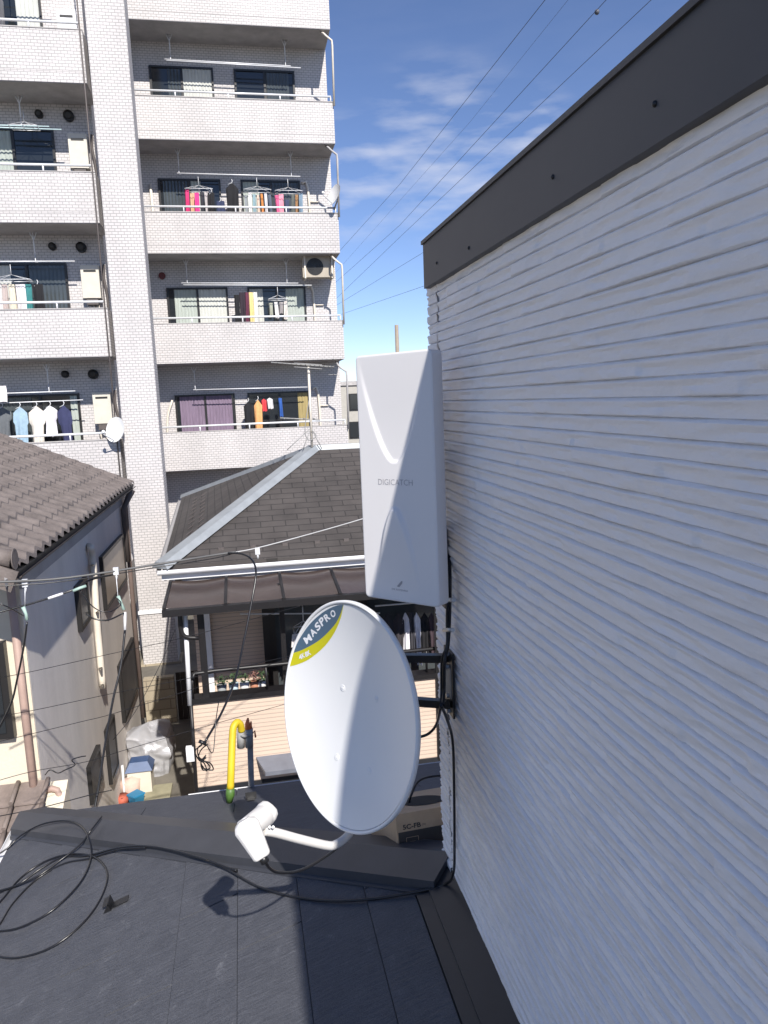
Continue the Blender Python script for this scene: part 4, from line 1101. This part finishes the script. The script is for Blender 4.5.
# body
XL = -.80; YP = 8.7
MB().box(XL, 9, YP, YP + .12, 0, 4.50).build('balcony_wall', BEIGE, CH)
MB().box(XL, 9, YP - .035, YP + .15, 4.50, 4.56).build('balcony_ledge', M['beam'], CH)
MB().box(XL - .012, 9, YP - .02, YP - .001, 3.36, 3.43).build('band', M['flash'], CH)
MB().box(XL, 9, 10.0, 15.6, 0, 5.84).box(XL, 9, YP + .12, 10.0, 3.5, 3.6).box(XL, XL + .1, YP + .12, 10, 0, 3.5).build('wall', BEIGE, CH)
MB().box(XL - .06, 9, 9.47, 10.02, 5.80, 5.85).build('soffit', M['fasc2'], CH)
# canopy
c00 = at(162, 612, Y=8.45); zc0 = c00.z
cz = lambda y: zc0 + (y - 8.45) * (5.82 - zc0) / (9.45 - 8.45)
MB().box(c00.x, 9, 8.42, 8.50, zc0 - .06, zc0 + .02).build('canopy_beam', M['beam'], CH)
xs_ = [c00.x + .02]
for px in (225.3, 284, 340.5): xs_.append(at(px, 600, Y=8.5).x)
while xs_[-1] < 8.5: xs_.append(xs_[-1] + .72)
for x in xs_: MB().bar((x, 8.46, cz(8.46) + .02), (x, 9.43, cz(9.43) + .02), .035, .04).build('canopy_rafter', M['beam'], CH)
for x0, x1 in zip(xs_[:-1], xs_[1:]):
    mb = MB(); mb.grid(lambda u, v: (x0 + .018 + (x1 - x0 - .036) * u, 8.5 + .93 * v, cz(8.5 + .93 * v) + .02 - .018 * math.sin(PI * u)), 10, 4)
    mb.build('canopy_panel', M['poly'], CH)
# posts
def post(px, w, m, y=YP + .05, name='post', z0=4.5): 
    x = at(px, 650, Y=y).x; return MB().box(x - w / 2, x + w / 2, y - w / 2, y + w / 2, z0, zc0 - .06 if y < 9 else 5.8).build(name, m, CH)
post(203, .075, M['beam']); post(284, .0001 + .06, M['beam'], 9.0)
xw = at(209, 650, Y=9.93).x
MB().box(xw - .04, xw + .04, 9.90, 9.99, 3.6, 5.8).build('corner_trim', M['white'], CH)
xd = at(268, 650, Y=9.9).x
MB().box(xd - .05, xd + .05, 9.86, 9.99, 3.6, 5.8).build('post', M['beam'], CH)
w = MB(); xe = xd + 2.6
for a, b in ((xd + .05, xd + .12), (xd + 1.3, xd + 1.4), (xe - .07, xe)): w.box(a, b, 9.90, 9.985, 3.6, 5.75)
w.box(xd + .12, xe, 9.90, 9.985, 5.60, 5.75); wo = w.build('window', M['frame'], CH)
MB().box(xd + .12, xe - .07, 9.95, 9.97, 3.6, 5.6).build('pane', M['glasst'], wo)
mb = MB().tube([(XL + .04, YP - .03, 4.82), (XL + .06, YP + .02, 4.86), (XL + .3, YP + .05, 4.86), (9, YP + .05, 4.86)], .025, 8)
mb.tube([(XL + .04, YP + .05, 4.86), (XL + .02, YP + .02, 4.72), (XL + .02, YP, 4.56)], .022, 8)
for k in range(9): mb.tube([(.1 + k * 1.0, YP + .05, 4.55), (.1 + k, YP + .05, 4.86)], .015, 6)
mb.build('railing', M['beam'], CH)
# curved dark downpipe, white downpipe
x = XL - .06
MB().tube([at(180, 612, Y=YP - .05), at(181, 630, Y=YP - .05), at(186, 637, Y=YP - .05), at(199, 638, Y=YP - .03)], .028, 8, sub=3).build('downpipe', M['beam'], CH)
MB().tube([at(185, 613, Y=YP - .02), at(187.5, 660, Y=YP - .02), at(190, 705, Y=YP - .02)], .028, 8).build('downpipe', M['white'], CH)
MB().tube([at(191, 705, Y=YP - .03), at(194, 750, Y=YP - .03), at(197, 800, Y=YP - .03), at(200, 850, Y=YP - .03)], .022, 8).build('downpipe', M['beam'], CH)
MB().box(XL - .10, XL - .01, YP - .06, YP + .0, 3.80, 3.98).build('pipe_box', M['white'], CH)
# lower vent hood
p = at(256, 757, Y=YP); q = at(292, 773, Y=YP)
MB().hexa([(p.x, YP - .001, p.z - .03), (p.x + .10, YP - .26, p.z - .13), (q.x + .3, YP - .26, p.z - .13), (q.x + .3, YP - .001, p.z - .03)], [(p.x, YP - .001, p.z), (p.x + .10, YP - .26, p.z - .08), (q.x + .3, YP - .26, p.z - .08), (q.x + .3, YP - .001, p.z)]).build('awning', mat('slate blue sheet', (.16, .17, .20), .5), CH)
# right end post of balcony siding / dark frame seen beside the dish
for px in (415, 437):
    x = at(px, 700, Y=YP).x
xq = at(436, 700, Y=YP).x
MB().box(xq, xq + .06, YP - .03, YP + .0, 3.4, 5.5).build('trim_post', M['beam'], CH)
# flower pots behind the rail
pot_l = ['grey planter with green leaves at the left of the balcony planters', 'pale blue planter second on the balcony', 'white planter third on the balcony shelf', 'terracotta planter with pink flowers near the dark post', 'white pot right beside the dark balcony post']
for k, (px, c) in enumerate(((222, (.3, .32, .33)), (234, (.45, .55, .62)), (245, (.7, .7, .68)), (255, (.45, .2, .12)), (262, (.65, .65, .63)))):
    x = at(px, 690, Y=9.2).x; zb = 4.38
    t = thing('flower_pot', pot_l[k], 'flower pot', (x, 9.2, zb), 'flower pots on the balcony')
    MB().tube([(x, 9.2, zb), (x, 9.2, zb + .13)], [.05, .065], 12).build('pot', mat('pot%d' % k, c, .7), t)
    lf = MB(); rnd = random.Random(k)
    for j in range(40):
        a = rnd.uniform(0, 6.28); r_ = rnd.uniform(0, .08); c2 = Vector((x + r_ * math.cos(a), 9.2 + r_ * math.sin(a), zb + .13 + rnd.uniform(0, .12)))
        d1 = Vector((rnd.uniform(-1, 1), rnd.uniform(-1, 1), rnd.uniform(-.3, 1))).normalized() * .03; d2 = d1.cross(Vector((0, 0, 1))) * .5
        lf.poly([c2 - d1, c2 + d2, c2 + d1, c2 - d2])
    lf.build('foliage', M['leaf'] if k != 3 else mat('pink bloom', (.22, .11, .09), .7), t)
tag(MB().box(at(216, 690, Y=9.2).x, at(267, 690, Y=9.2).x, 9.1, 9.3, 4.33, 4.378).box(at(216, 690, Y=9.2).x, at(218, 690, Y=9.2).x, 9.1, 9.3, 3.6, 4.33).box(at(265, 690, Y=9.2).x, at(267, 690, Y=9.2).x, 9.1, 9.3, 3.6, 4.33).build('plant_shelf', M['zinc']), 'low shelf carrying the row of flower pots behind the balcony rail', 'shelf')
# laundry in centre balcony
yq = 9.3
pole = MB().tube([at(375, 606, Y=yq), at(450, 600, Y=yq)], .012, 6); pole.tube([at(240, 614, Y=yq), at(380, 613, Y=yq)], .010, 6)
tag(pole.build('laundry_pole', M['rail']), 'laundry pole under the smoked canopy of the beige house', 'laundry pole')
GC = 'clothes on the beige house balcony'
for px, w, h, c, l in ((376, .16, .62, BLK, 'black shirt leftmost behind the satellite dish'), (387, .15, .66, (.03, .03, .035), 'black shirt left of the white coats'), (398, .14, .70, (.04, .035, .04), 'dark shirt beside the first white coat'),
                       (405, .10, .56, (.70, .69, .74), 'white shirt left of two under the panel antenna'), (411, .06, .66, (.05, .05, .06), 'thin dark garment between the two white shirts'),
                       (416, .10, .70, (.72, .71, .76), 'longer white shirt right of two under the panel antenna'), (424, .12, .64, BLK, 'black garment right of the long white shirt'), (431, .10, .64, (.06, .04, .05), 'dark brown garment near the wall corner'), (436.5, .05, .68, (.7, .7, .74), 'thin white sleeve nearest the wall corner')):
    p = at(px, 612, Y=yq); garment('shirt' if w > .08 else 'towel', p.x, yq - .02, p.z, w, h, c, l, 'shirt', GC)
pz = at(303, 630, Y=yq)
pinch(pz.x - .12, pz.x + .14, yq, pz.z, 'white pinch hanger with small washing left of the dish sticker', None)
for k, (dx, c, l) in enumerate(((-.10, WHT, 'small white cloth at the dish edge'), (0, NVY, 'small navy cloth at the dish edge'))):
    garment('towel', pz.x + dx, yq - .1, pz.z - .01, .09, .18, c, l, 'cloth', GC)

# UHF antenna on the centre roof
base_ = APX + Vector((.02, 0, .0)); mt = thing('roof_antenna', 'fishbone television antenna on a guyed mast at the roof apex', 'antenna', base_)
mx = at(309, 400, Y=11.8).x; my = 11.9; mz0 = 7.2
m_top = at(308.5, 367, Y=my); mfoot = at(312, 447, Y=my)
MB().tube([mfoot, m_top], .02, 8).build('mast', M['pipe'], mt)
mb = MB(); za = m_top.z
pA_, pB_ = at(271, 362.5, Y=my), at(334, 367, Y=my)
mb.tube([pA_, pB_], .012, 6)
mb.tube([at(294, 363, Y=my - .1), at(322, 365, Y=my - .1)], .008, 6); mb.tube([at(294, 367, Y=my - .1), at(322, 369, Y=my - .1)], .008, 6)
mb.build('boom', M['zinc'], mt)
mb = MB(); 
for k in range(14):
    p = pA_.lerp(pB_, .03 + k * .073); mb.tube([p + Vector((0, -.12, 0)), p + Vector((0, .12, 0))], .006, 5)
for s_ in (-.12, .12): mb.tube([pB_ + Vector((-.1, 0, s_)), pB_ + Vector((.05, 0, s_))], .006, 5); mb.tube([pB_ + Vector((-.02, -.15, s_)), pB_ + Vector((-.02, .15, s_))], .006, 5)
mb.build('element', M['zinc'], mt)
mb = MB()
mb.tube([at(280, 418, Y=my), at(320, 420, Y=my)], .012, 6)
for k in range(4): p = at(284 + 10 * k, 418.5, Y=my); mb.tube([p - Vector((0, .15, 0)), p + Vector((0, .15, 0))], .007, 5)
mb.build('lower_boom', M['zinc'], mt)
for q in ((303, 449), (322, 449), (287, 450), (313, 452)): MB().tube([at(311, 428, Y=my), at(*q, Y=my - .1 if q[0] < 310 else my)], .007, 5).build('stay', M['zinc'], mt)
# loops of cable at the foot
MB().tube([at(309, 400, Y=my - .03), at(305, 430, Y=my - .05), at(309, 440, Y=my - .05), at(316, 436, Y=my - .05), at(312, 430, Y=my - .05)], .008, 5, sub=5).build('cable', M['zinc'], mt)

# ------------------------------------------------------------------ alley things

def al(px, py): return at(px, py, Z=G0)
c_b = al(151, 775); cx, cy = c_b.x, c_b.y + .25
tp = MB()
def bagf(u, v):
    th = 2 * PI * u; h = .74 * (1 - v); r_ = .31 + .05 * math.sin(PI * v); r_ *= (1 if v > .14 else (v / .14) ** .5)
    r_ *= 1 + .14 * noise.noise(Vector((math.cos(th) * 1.5, math.sin(th) * 1.5, v * 3))) + .09 * noise.noise(Vector((math.cos(th) * 4, math.sin(th) * 4, v * 7)))
    sq = 1 / max(abs(math.cos(th)), abs(math.sin(th))) ** .6
    return (cx + r_ * sq * math.cos(th), cy + r_ * sq * math.sin(th), G0 + h * (1 + .07 * math.sin(th * 2 + .5)))
tp.grid(bagf, 56, 34, smooth=False)
tag(tp.build('covered_heap', M['tarp']), 'silver tarpaulin covered heap at the back of the alley', 'tarpaulin')
bx = al(141, 796)
t = thing('storage_bin', 'white bin with navy blue lid in front of the silver heap', 'bin', (bx.x, bx.y, G0))
MB().box(bx.x - .17, bx.x + .17, bx.y, bx.y + .3, G0, G0 + .40).build('bin_body', M['cream'], t)
MB().hexa([(bx.x - .2, bx.y - .03, G0 + .40), (bx.x + .2, bx.y - .03, G0 + .40), (bx.x + .2, bx.y + .33, G0 + .40), (bx.x - .2, bx.y + .33, G0 + .40)], [(bx.x - .13, bx.y + .05, G0 + .52), (bx.x + .13, bx.y + .05, G0 + .52), (bx.x + .13, bx.y + .25, G0 + .52), (bx.x - .13, bx.y + .25, G0 + .52)]).build('lid', M['navy'], t)
p = al(137, 806); tag(MB().tube([(p.x, p.y, G0), (p.x, p.y, G0 + .18)], [.09, .12], 4, smooth=False).tube([(p.x, p.y, G0 + .18), (p.x, p.y, G0 + .20)], [.135, .13], 4, smooth=False).build('bucket', M['blue']), 'small blue plastic bucket at the roof edge in the alley', 'bucket')
p = al(123, 806); pb = MB().tube([(p.x, p.y, G0), (p.x, p.y, G0 + .16), (p.x, p.y, G0 + .17), (p.x, p.y, G0 + .08)], [.07, .10, .085, .07], 14)
tag(pb.build('plant_pot', M['redm']), 'round red clay pot left of the blue bucket', 'flower pot')
p = al(114, 806); tag(MB().tube([(p.x, p.y, G0), (p.x, p.y, G0 + .25), (p.x, p.y, G0 + .27)], [.06, .07, .04], 10).build('red_can', M['redm']), 'small red can beside the stucco house wall', 'can')
p = al(131, 797); tag(MB().tube([(p.x, p.y, G0), (p.x + .02, p.y, G0 + .28), (p.x, p.y, G0 + .32)], [.13, .15, .05], 10).build('sack', mat('pink sack', (.60, .45, .38), .9)), 'pale pink sack between the white bin and the red pot', 'sack')
p = at(118, 778, X=XW + .06); q = al(125, 803)
tag(MB().tube([q, (XW + .05, q.y + .1, G0 + .55)], .018, 6).build('leaning_pole', M['white']), 'white pole leaning on the stucco wall in the alley', 'pole')
pad = MB().box(al(143, 790).x, al(172, 790).x, 7.5, 11.2, G0 + .004, G0 + .05).build('path', M['moss']); tag(pad, kind='structure')
pv = MB().box(-2.9, -.86, 4.5, 20, G0 - .2, G0 + .002).build('alley_paving', mat('alley concrete', (.16, .145, .12), .9, var=.25, vscale=2)); tag(pv, kind='structure')
# dark board gate between pillar and beige house
gt = MB()
for k in range(9): gt.box(-1.50 + k * .085, -1.42 + k * .085, 13.7, 13.73, G0, 3.12)
for zz in (2.4, 2.95): gt.box(-1.50, -.75, 13.73, 13.76, zz, zz + .06)
tag(MB().box(-2.07, -1.53, 13.62, 13.75, G0 - .1, 3.08).build('block_wall', BLOCK), 'low beige concrete block wall at the end of the alley', 'wall')
tag(gt.build('board_fence', M['wood']), 'dark brown board fence closing the alley beside the white pillar', 'fence')

# ------------------------------------------------------------------ local wires
def wirething(pts, r, label, name='overhead_wire', m=None, sub=6, cat='wire', n=6, group=None):
    return tag(MB().tube(pts, r, n, sub=sub).build(name, m or M['cable']), label, cat, group)
YW = 5.6
def ww(px, py, Y=YW): return at(px, py, Y=Y)
t = thing('service_cable', 'thick grey service line crossing in front of both neighbour houses and hanging down black', 'cable', ww(236, 552) - Vector((0, 0, 1.5)))
MB().tube([ww(-60, 583, 5.2), ww(0, 582, 5.3), ww(70, 577.5, 5.4), ww(165, 563), ww(215, 555), ww(236, 552)], .0085, 8, sub=5).build('messenger_line', mat('grey cable', (.10, .10, .10), .5), t)
MB().tube([ww(-60, 587, 5.2), ww(0, 586, 5.3), ww(70, 580.5, 5.4), ww(165, 566), ww(215, 558), ww(238, 552)], .004, 6, sub=5).build('line_strand', M['cable'], t)
MB().tube([ww(230, 553), ww(257, 548, 5.7), ww(310, 534, 6), ww(362, 519, 6.4), ww(440, 495, 7)], .0045, 6, sub=5).build('support_wire', mat('pale wire', (.5, .5, .5), .5), t)
MB().tube([ww(228, 553), ww(242, 554, 5.5), ww(252, 560, 5.4), ww(256, 573, 5.3), ww(252, 600, 5.2), ww(243, 645, 5), ww(235, 680, 4.8), ww(222, 712, 4.6), ww(205, 742, 4.4)], .0075, 8, sub=6).build('drop_cable', M['cable'], t)
mb = MB(); 
for dx, dy in ((0, 0), (3, 2), (-3, 3)): mb.tube([ww(205 + dx, 742 + dy, 4.4), ww(198 + dx, 748 + dy, 4.4), ww(199, 757 + dy, 4.4), ww(207 + dx, 763, 4.4), ww(210 + dx, 768 + dy, 4.4), ww(203, 770 - dy, 4.4), ww(201, 762, 4.4), ww(206, 755 + dy, 4.4)], .004, 6, sub=5)
mb.tube([ww(206, 744, 4.4), ww(213, 752, 4.4), ww(216, 720, 4.5), ww(219, 700, 4.6)], .003, 6, sub=5)
mb.tube([ww(199, 741, 4.4), ww(206, 744, 4.4)], .012, 8)
mb.build('cable_tail', M['cable'], t)
def clampm(px, py, Y, par):
    c = ww(px, py, Y); b = MB().obox(c, (1, 0, 0), (0, 1, 0), (0, 0, 1), .018, .012, .026); b.tube([c + Vector((0, 0, -.02)), c + Vector((0, 0, -.06))], .008, 6); b.build('clamp', M['rail'], par)
clampm(25, 583, 5.35, t); clampm(116, 571, 5.5, t); clampm(257.5, 551, 5.7, t)
t = thing('insulated_line', 'black twisted power line with white sleeve joints in front of the stucco house', 'cable', ww(60, 640, 5.4))
MB().tube([ww(-50, 625, 5.2), ww(0, 612, 5.3), ww(40, 601, 5.35), ww(75, 589, 5.4), ww(90, 580, 5.5), ww(116, 574, 5.6)], .007, 8, sub=5).build('line', M['cable'], t)
MB().tube([ww(48, 598.5, 5.32), ww(63, 593.5, 5.35)], .010, 8).build('sleeve', M['white'], t)
MB().tube([ww(73, 591, 5.37), ww(80, 588, 5.38), ww(86, 586, 5.4)], .011, 8).build('insulator', mat('pale green', (.35, .48, .42), .5), t)
MB().tube([ww(80, 590, 5.4), ww(88, 602, 5.4), ww(100, 611, 5.4), ww(112, 611, 5.4), ww(121, 604, 5.4), ww(117, 598, 5.4)], .004, 6, sub=5).build('jumper', M['cable'], t)
MB().tube([ww(86, 614, 5.4), ww(95, 619, 5.4), ww(108, 620, 5.4), ww(124, 613, 5.4)], .006, 6, sub=5).build('jumper', M['cable'], t)
t2 = thing('down_cable', 'black cable hanging from insulators past the stucco wall to the roof edge', 'cable', ww(110, 700, 5))
MB().tube([ww(116, 574, 5.5), ww(118, 597, 5.45)], .003, 5).build('hanger_wire', M['rail'], t2)
MB().tube([ww(118, 596, 5.45), ww(121, 603, 5.44), ww(124, 610, 5.43)], [.013, .010, .012], 8).build('insulator', mat('pale green', (.3, .4, .3), .5), t2)
MB().tube([ww(125, 612, 5.43), ww(125, 630, 5.4)], .010, 8).build('sleeve', M['white'], t2)
MB().tube([ww(125, 630, 5.4), ww(121, 665, 5.3), ww(113, 700, 5.2), ww(105, 745, 5.1), ww(99, 785, 5.0), ww(93, 818, 4.9)], .0085, 8, sub=6).build('line', M['cable'], t2)
t3 = thing('down_cable', 'black cable dropping from the insulator near the stucco house corner', 'cable', ww(15, 680, 5.3))
MB().tube([ww(25, 588, 5.3), ww(25, 606, 5.3)], .003, 5).build('hanger_wire', M['rail'], t3)
MB().tube([ww(23, 607, 5.3), ww(26, 614, 5.3), ww(27, 620, 5.3)], [.014, .010, .013], 8).build('insulator', mat('pale green', (.3, .4, .3), .5), t3)
MB().tube([ww(27, 622, 5.3), ww(24, 645, 5.3), ww(17, 680, 5.3), ww(10, 706, 5.3), ww(-10, 745, 5.3)], .007, 8, sub=6).build('line', M['cable'], t3)
wirething([ww(-10, 600, 5.1), ww(8, 607, 5.1), ww(24, 616, 5.25)], .004, 'short black wire running into the insulator by the stucco house corner')
GW = 'thin wires across the alley'
for pts, l in (([(-20, 680), (20, 674), (110, 654), (190, 636), (300, 606)], 'uppermost thin wire across the alley'), ([(-20, 719), (30, 711), (110, 694), (190, 678), (295, 655)], 'second thin wire across the alley below the pipe end'),
               ([(-20, 745), (10, 739), (80, 722), (112, 714), (190, 690), (300, 655)], 'third thin wire across the alley'), ([(-20, 786), (30, 772), (85, 762), (125, 750), (200, 728), (300, 700)], 'lowest thin wire across the alley'),
               ([(113, 740), (135, 712), (160, 665), (175, 630)], 'thin slanting wire rising toward the apartment pillar')):
    wirething([ww(x, y, 5.3 + (x / 300)) for x, y in pts], .0022, l, group=GW)
wirething([ww(45, 775, 5.3), ww(50, 770, 5.3), ww(58, 773, 5.3), ww(65, 770, 5.3), ww(75, 765, 5.3), ww(72, 760, 5.3), ww(80, 757, 5.3), ww(86, 756, 5.3)], .004, 'wavy black splice on the lowest thin wire')
wirething([ww(-10, 818, 4.9), ww(40, 808, 4.9), ww(90, 795, 4.9), ww(112, 790, 4.9)], .003, 'thin wire low over the roof edge and brown tiles')

# ------------------------------------------------------------------ power lines in the sky
wl_ = [([(545, 0), (400, 184), (345, 245)], 0, 'leftmost power line across the sky'), ([(606, 0), (400, 225), (345, 274)], 1, 'power line with a small marker near the top of the sky'),
       ([(651, 0), (400, 237), (345, 290)], 0, 'power line between the two that carry markers'), ([(702, 0), (598, 98), (424, 252), (345, 300)], 2, 'power line with a marker just above the dark coping'),
       ([(568, 0), (470, 122), (345, 262)], 0, 'faint thin power line between the two left ones'), ([(540, 270), (424, 286), (345, 313)], 0, 'lowest power line meeting the end of the coping')]
for pts, mk, l in wl_:
    n = len(pts); ys_ = [45 + (110 - 45) * ((pts[0][0] - p[0]) / max(1, pts[0][0] - pts[-1][0])) for p in pts]
    P = [at(p[0], p[1], Y=y_) for p, y_ in zip(pts, ys_)]
    P = [P[0] + (P[0] - P[1]) * 1.0] + P + [P[-1] + (P[-1] - P[-2]) * 1.5]
    t = thing('power_line', l, 'power line', P[1] - Vector((0, 0, .1)), 'power lines across the sky')
    MB().tube(P, .020 if 'faint' not in l else .010, 5, sub=0).build('conductor', M['wire'], t)
    if mk == 1: MB().sphere(at(597, 12, Y=46.5), .16).build('marker', M['wire'], t)
    if mk == 2: MB().sphere(at(599, 96, Y=63), .2).build('marker', M['wire'], t)

# ------------------------------------------------------------------ far building and mast
a = at(340, 384, Y=45); b = at(349, 447, Y=45)
t = thing('far_building', 'beige distant building with two dark windows right of the apartment block', 'building', (8.5, 48, 0))
MB().box(a.x - 1, a.x + 9, 45, 53, 0, a.z - .1).build('wall', M['farwall'], t)
MB().box(a.x - 1.1, a.x + 9.1, 44.9, 53.1, a.z - .1, a.z + .15).build('roof', M['concrete'], t)
for py in (402, 430):
    c = at(352, py, Y=45); w_ = MB().box(c.x - .18, c.x + 1.0, 44.93, 45.01, c.z - .5, c.z + .5).build('window', M['frame'], t)
    MB().box(c.x - .12, c.x + .94, 44.91, 44.929, c.z - .44, c.z + .44).build('pane', M['glass'], w_)
p = at(396.5, 325, Y=35)
tag(MB().tube([(p.x, 35, 0), (p.x, 35, p.z)], [.14, .09], 8).build('utility_pole', mat('weathered pole', (.30, .25, .20), .8)), 'thin pole rising above the top of the white panel antenna', 'pole')
# low skyline so that other viewpoints are not empty
for k, (x, y, w_, h) in enumerate(((-22, 40, 10, 7), (22, 60, 12, 6), (36, 45, 10, 7.5), (-40, 60, 14, 9))):
    t = thing('distant_house', ['low grey house far left behind the apartment block', 'low flat house far behind the white wall', 'flat roofed house to the right beyond the wall', 'wide building far to the left'][k], 'house', (x, y, 0))
    MB().box(x - w_ / 2, x + w_ / 2, y, y + 8, 0, h).build('wall', M['farwall'], t)
    MB().hexa([(x - w_ / 2 - .3, y - .3, h), (x + w_ / 2 + .3, y - .3, h), (x + w_ / 2 + .3, y + 8.3, h), (x - w_ / 2 - .3, y + 8.3, h)], [(x - w_ / 2 + 2, y + 3.8, h + 1.4), (x + w_ / 2 - 2, y + 3.8, h + 1.4), (x + w_ / 2 - 2, y + 4.2, h + 1.4), (x - w_ / 2 + 2, y + 4.2, h + 1.4)]).build('roof', M['kawara'], t)

# ------------------------------------------------------------------ light
sv = Vector((1, -5.1, 4.5)).normalized()
sun = bpy.data.lights.new('sun', 'SUN'); sun.energy = 4.6; sun.angle = math.radians(.53); sun.color = (1, .95, .885)
so = bpy.data.objects.new('sun', sun); COL.objects.link(so); so.rotation_euler = sv.to_track_quat('Z', 'Y').to_euler(); so.location = (3, -8, 20)
w = bpy.data.worlds.new('World'); SC.world = w; w.use_nodes = True
N, L = w.node_tree.nodes, w.node_tree.links; bg = N['Background']
sky = N.new('ShaderNodeTexSky'); sky.sky_type = 'NISHITA'; sky.sun_disc = False
sky.sun_elevation = math.asin(sv.z); sky.sun_rotation = math.atan2(sv.x, sv.y); sky.altitude = 2500; sky.air_density = 1.05; sky.dust_density = .15; sky.ozone_density = 4.0
tc = N.new('ShaderNodeTexCoord'); mp = N.new('ShaderNodeMapping'); mp.inputs['Scale'].default_value = (4, 4, 16); mp.inputs['Rotation'].default_value = (0, .30, 0)
L.new(tc.outputs['Generated'], mp.inputs[0])
no = N.new('ShaderNodeTexNoise'); no.inputs['Scale'].default_value = 1.1; no.inputs['Detail'].default_value = 9; no.inputs['Roughness'].default_value = .6; no.inputs['Distortion'].default_value = .35
L.new(mp.outputs[0], no.inputs[0])
cr2 = N.new('ShaderNodeMapRange'); cr2.inputs['From Min'].default_value = .50; cr2.inputs['From Max'].default_value = .78; cr2.inputs['To Max'].default_value = .75; L.new(no.outputs['Fac'], cr2.inputs[0])
# wisps gathered where the photograph has them
def blob(px, py, sharp):
    d = Vector(ray(px, py)).normalized()
    dt = N.new('ShaderNodeVectorMath'); dt.operation = 'DOT_PRODUCT'; L.new(tc.outputs['Generated'], dt.inputs[0]); dt.inputs[1].default_value = d
    r = N.new('ShaderNodeMapRange'); r.interpolation_type = 'SMOOTHSTEP'; r.inputs['From Min'].default_value = math.cos(math.radians(sharp)); r.inputs['From Max'].default_value = 1; L.new(dt.outputs['Value'], r.inputs[0]); return r.outputs[0]
bl = [blob(445, 152, 7), blob(352, 178, 5), blob(530, 140, 4)]
acc = bl[0]
for b_ in bl[1:]:
    ad = N.new('ShaderNodeMath'); ad.operation = 'MAXIMUM'; L.new(acc, ad.inputs[0]); L.new(b_, ad.inputs[1]); acc = ad.outputs[0]
ad = N.new('ShaderNodeMath'); ad.operation = 'MULTIPLY_ADD'; ad.inputs[1].default_value = .95; ad.inputs[2].default_value = .04; L.new(acc, ad.inputs[0])
no2 = N.new('ShaderNodeTexNoise'); no2.inputs['Scale'].default_value = 2.6; no2.inputs['Detail'].default_value = 8; L.new(mp.outputs[0], no2.inputs[0])
r2 = N.new('ShaderNodeMapRange'); r2.inputs['From Min'].default_value = .42; r2.inputs['From Max'].default_value = .70; L.new(no2.outputs['Fac'], r2.inputs[0])
mul = N.new('ShaderNodeMath'); mul.operation = 'MULTIPLY'; L.new(ad.outputs[0], mul.inputs[0]); L.new(r2.outputs[0], mul.inputs[1])
mul2 = N.new('ShaderNodeMath'); mul2.operation = 'MULTIPLY'; mul2.inputs[1].default_value = .5; L.new(mul.outputs[0], mul2.inputs[0])
mix = N.new('ShaderNodeMixRGB'); mix.inputs[2].default_value = (6.0, 6.1, 6.7, 1)
tint = N.new('ShaderNodeMixRGB'); tint.blend_type = 'MULTIPLY'; tint.inputs[0].default_value = 1; tint.inputs[2].default_value = (1.03, .96, 1.03, 1); L.new(sky.outputs[0], tint.inputs[1])
L.new(mul2.outputs[0], mix.inputs[0]); L.new(tint.outputs[0], mix.inputs[1]); L.new(mix.outputs[0], bg.inputs[0]); bg.inputs[1].default_value = .10
# ------------------------------------------------------------------ camera
cam = bpy.data.cameras.new('camera'); cam.sensor_fit = 'VERTICAL'; cam.sensor_height = 32; cam.lens = 32 * F / 1024; cam.clip_start = .05; cam.clip_end = 3000
co = bpy.data.objects.new('camera', cam); COL.objects.link(co); co.location = Vector(EYE)
from mathutils import Matrix
Rw = Matrix([[RM[i][0], -RM[i][1], -RM[i][2]] for i in range(3)])
co.rotation_euler = Rw.to_euler(); SC.camera = co
SC.view_settings.view_transform = 'Standard'; SC.view_settings.look = 'None'; SC.view_settings.gamma = 1; SC.view_settings.exposure = .52
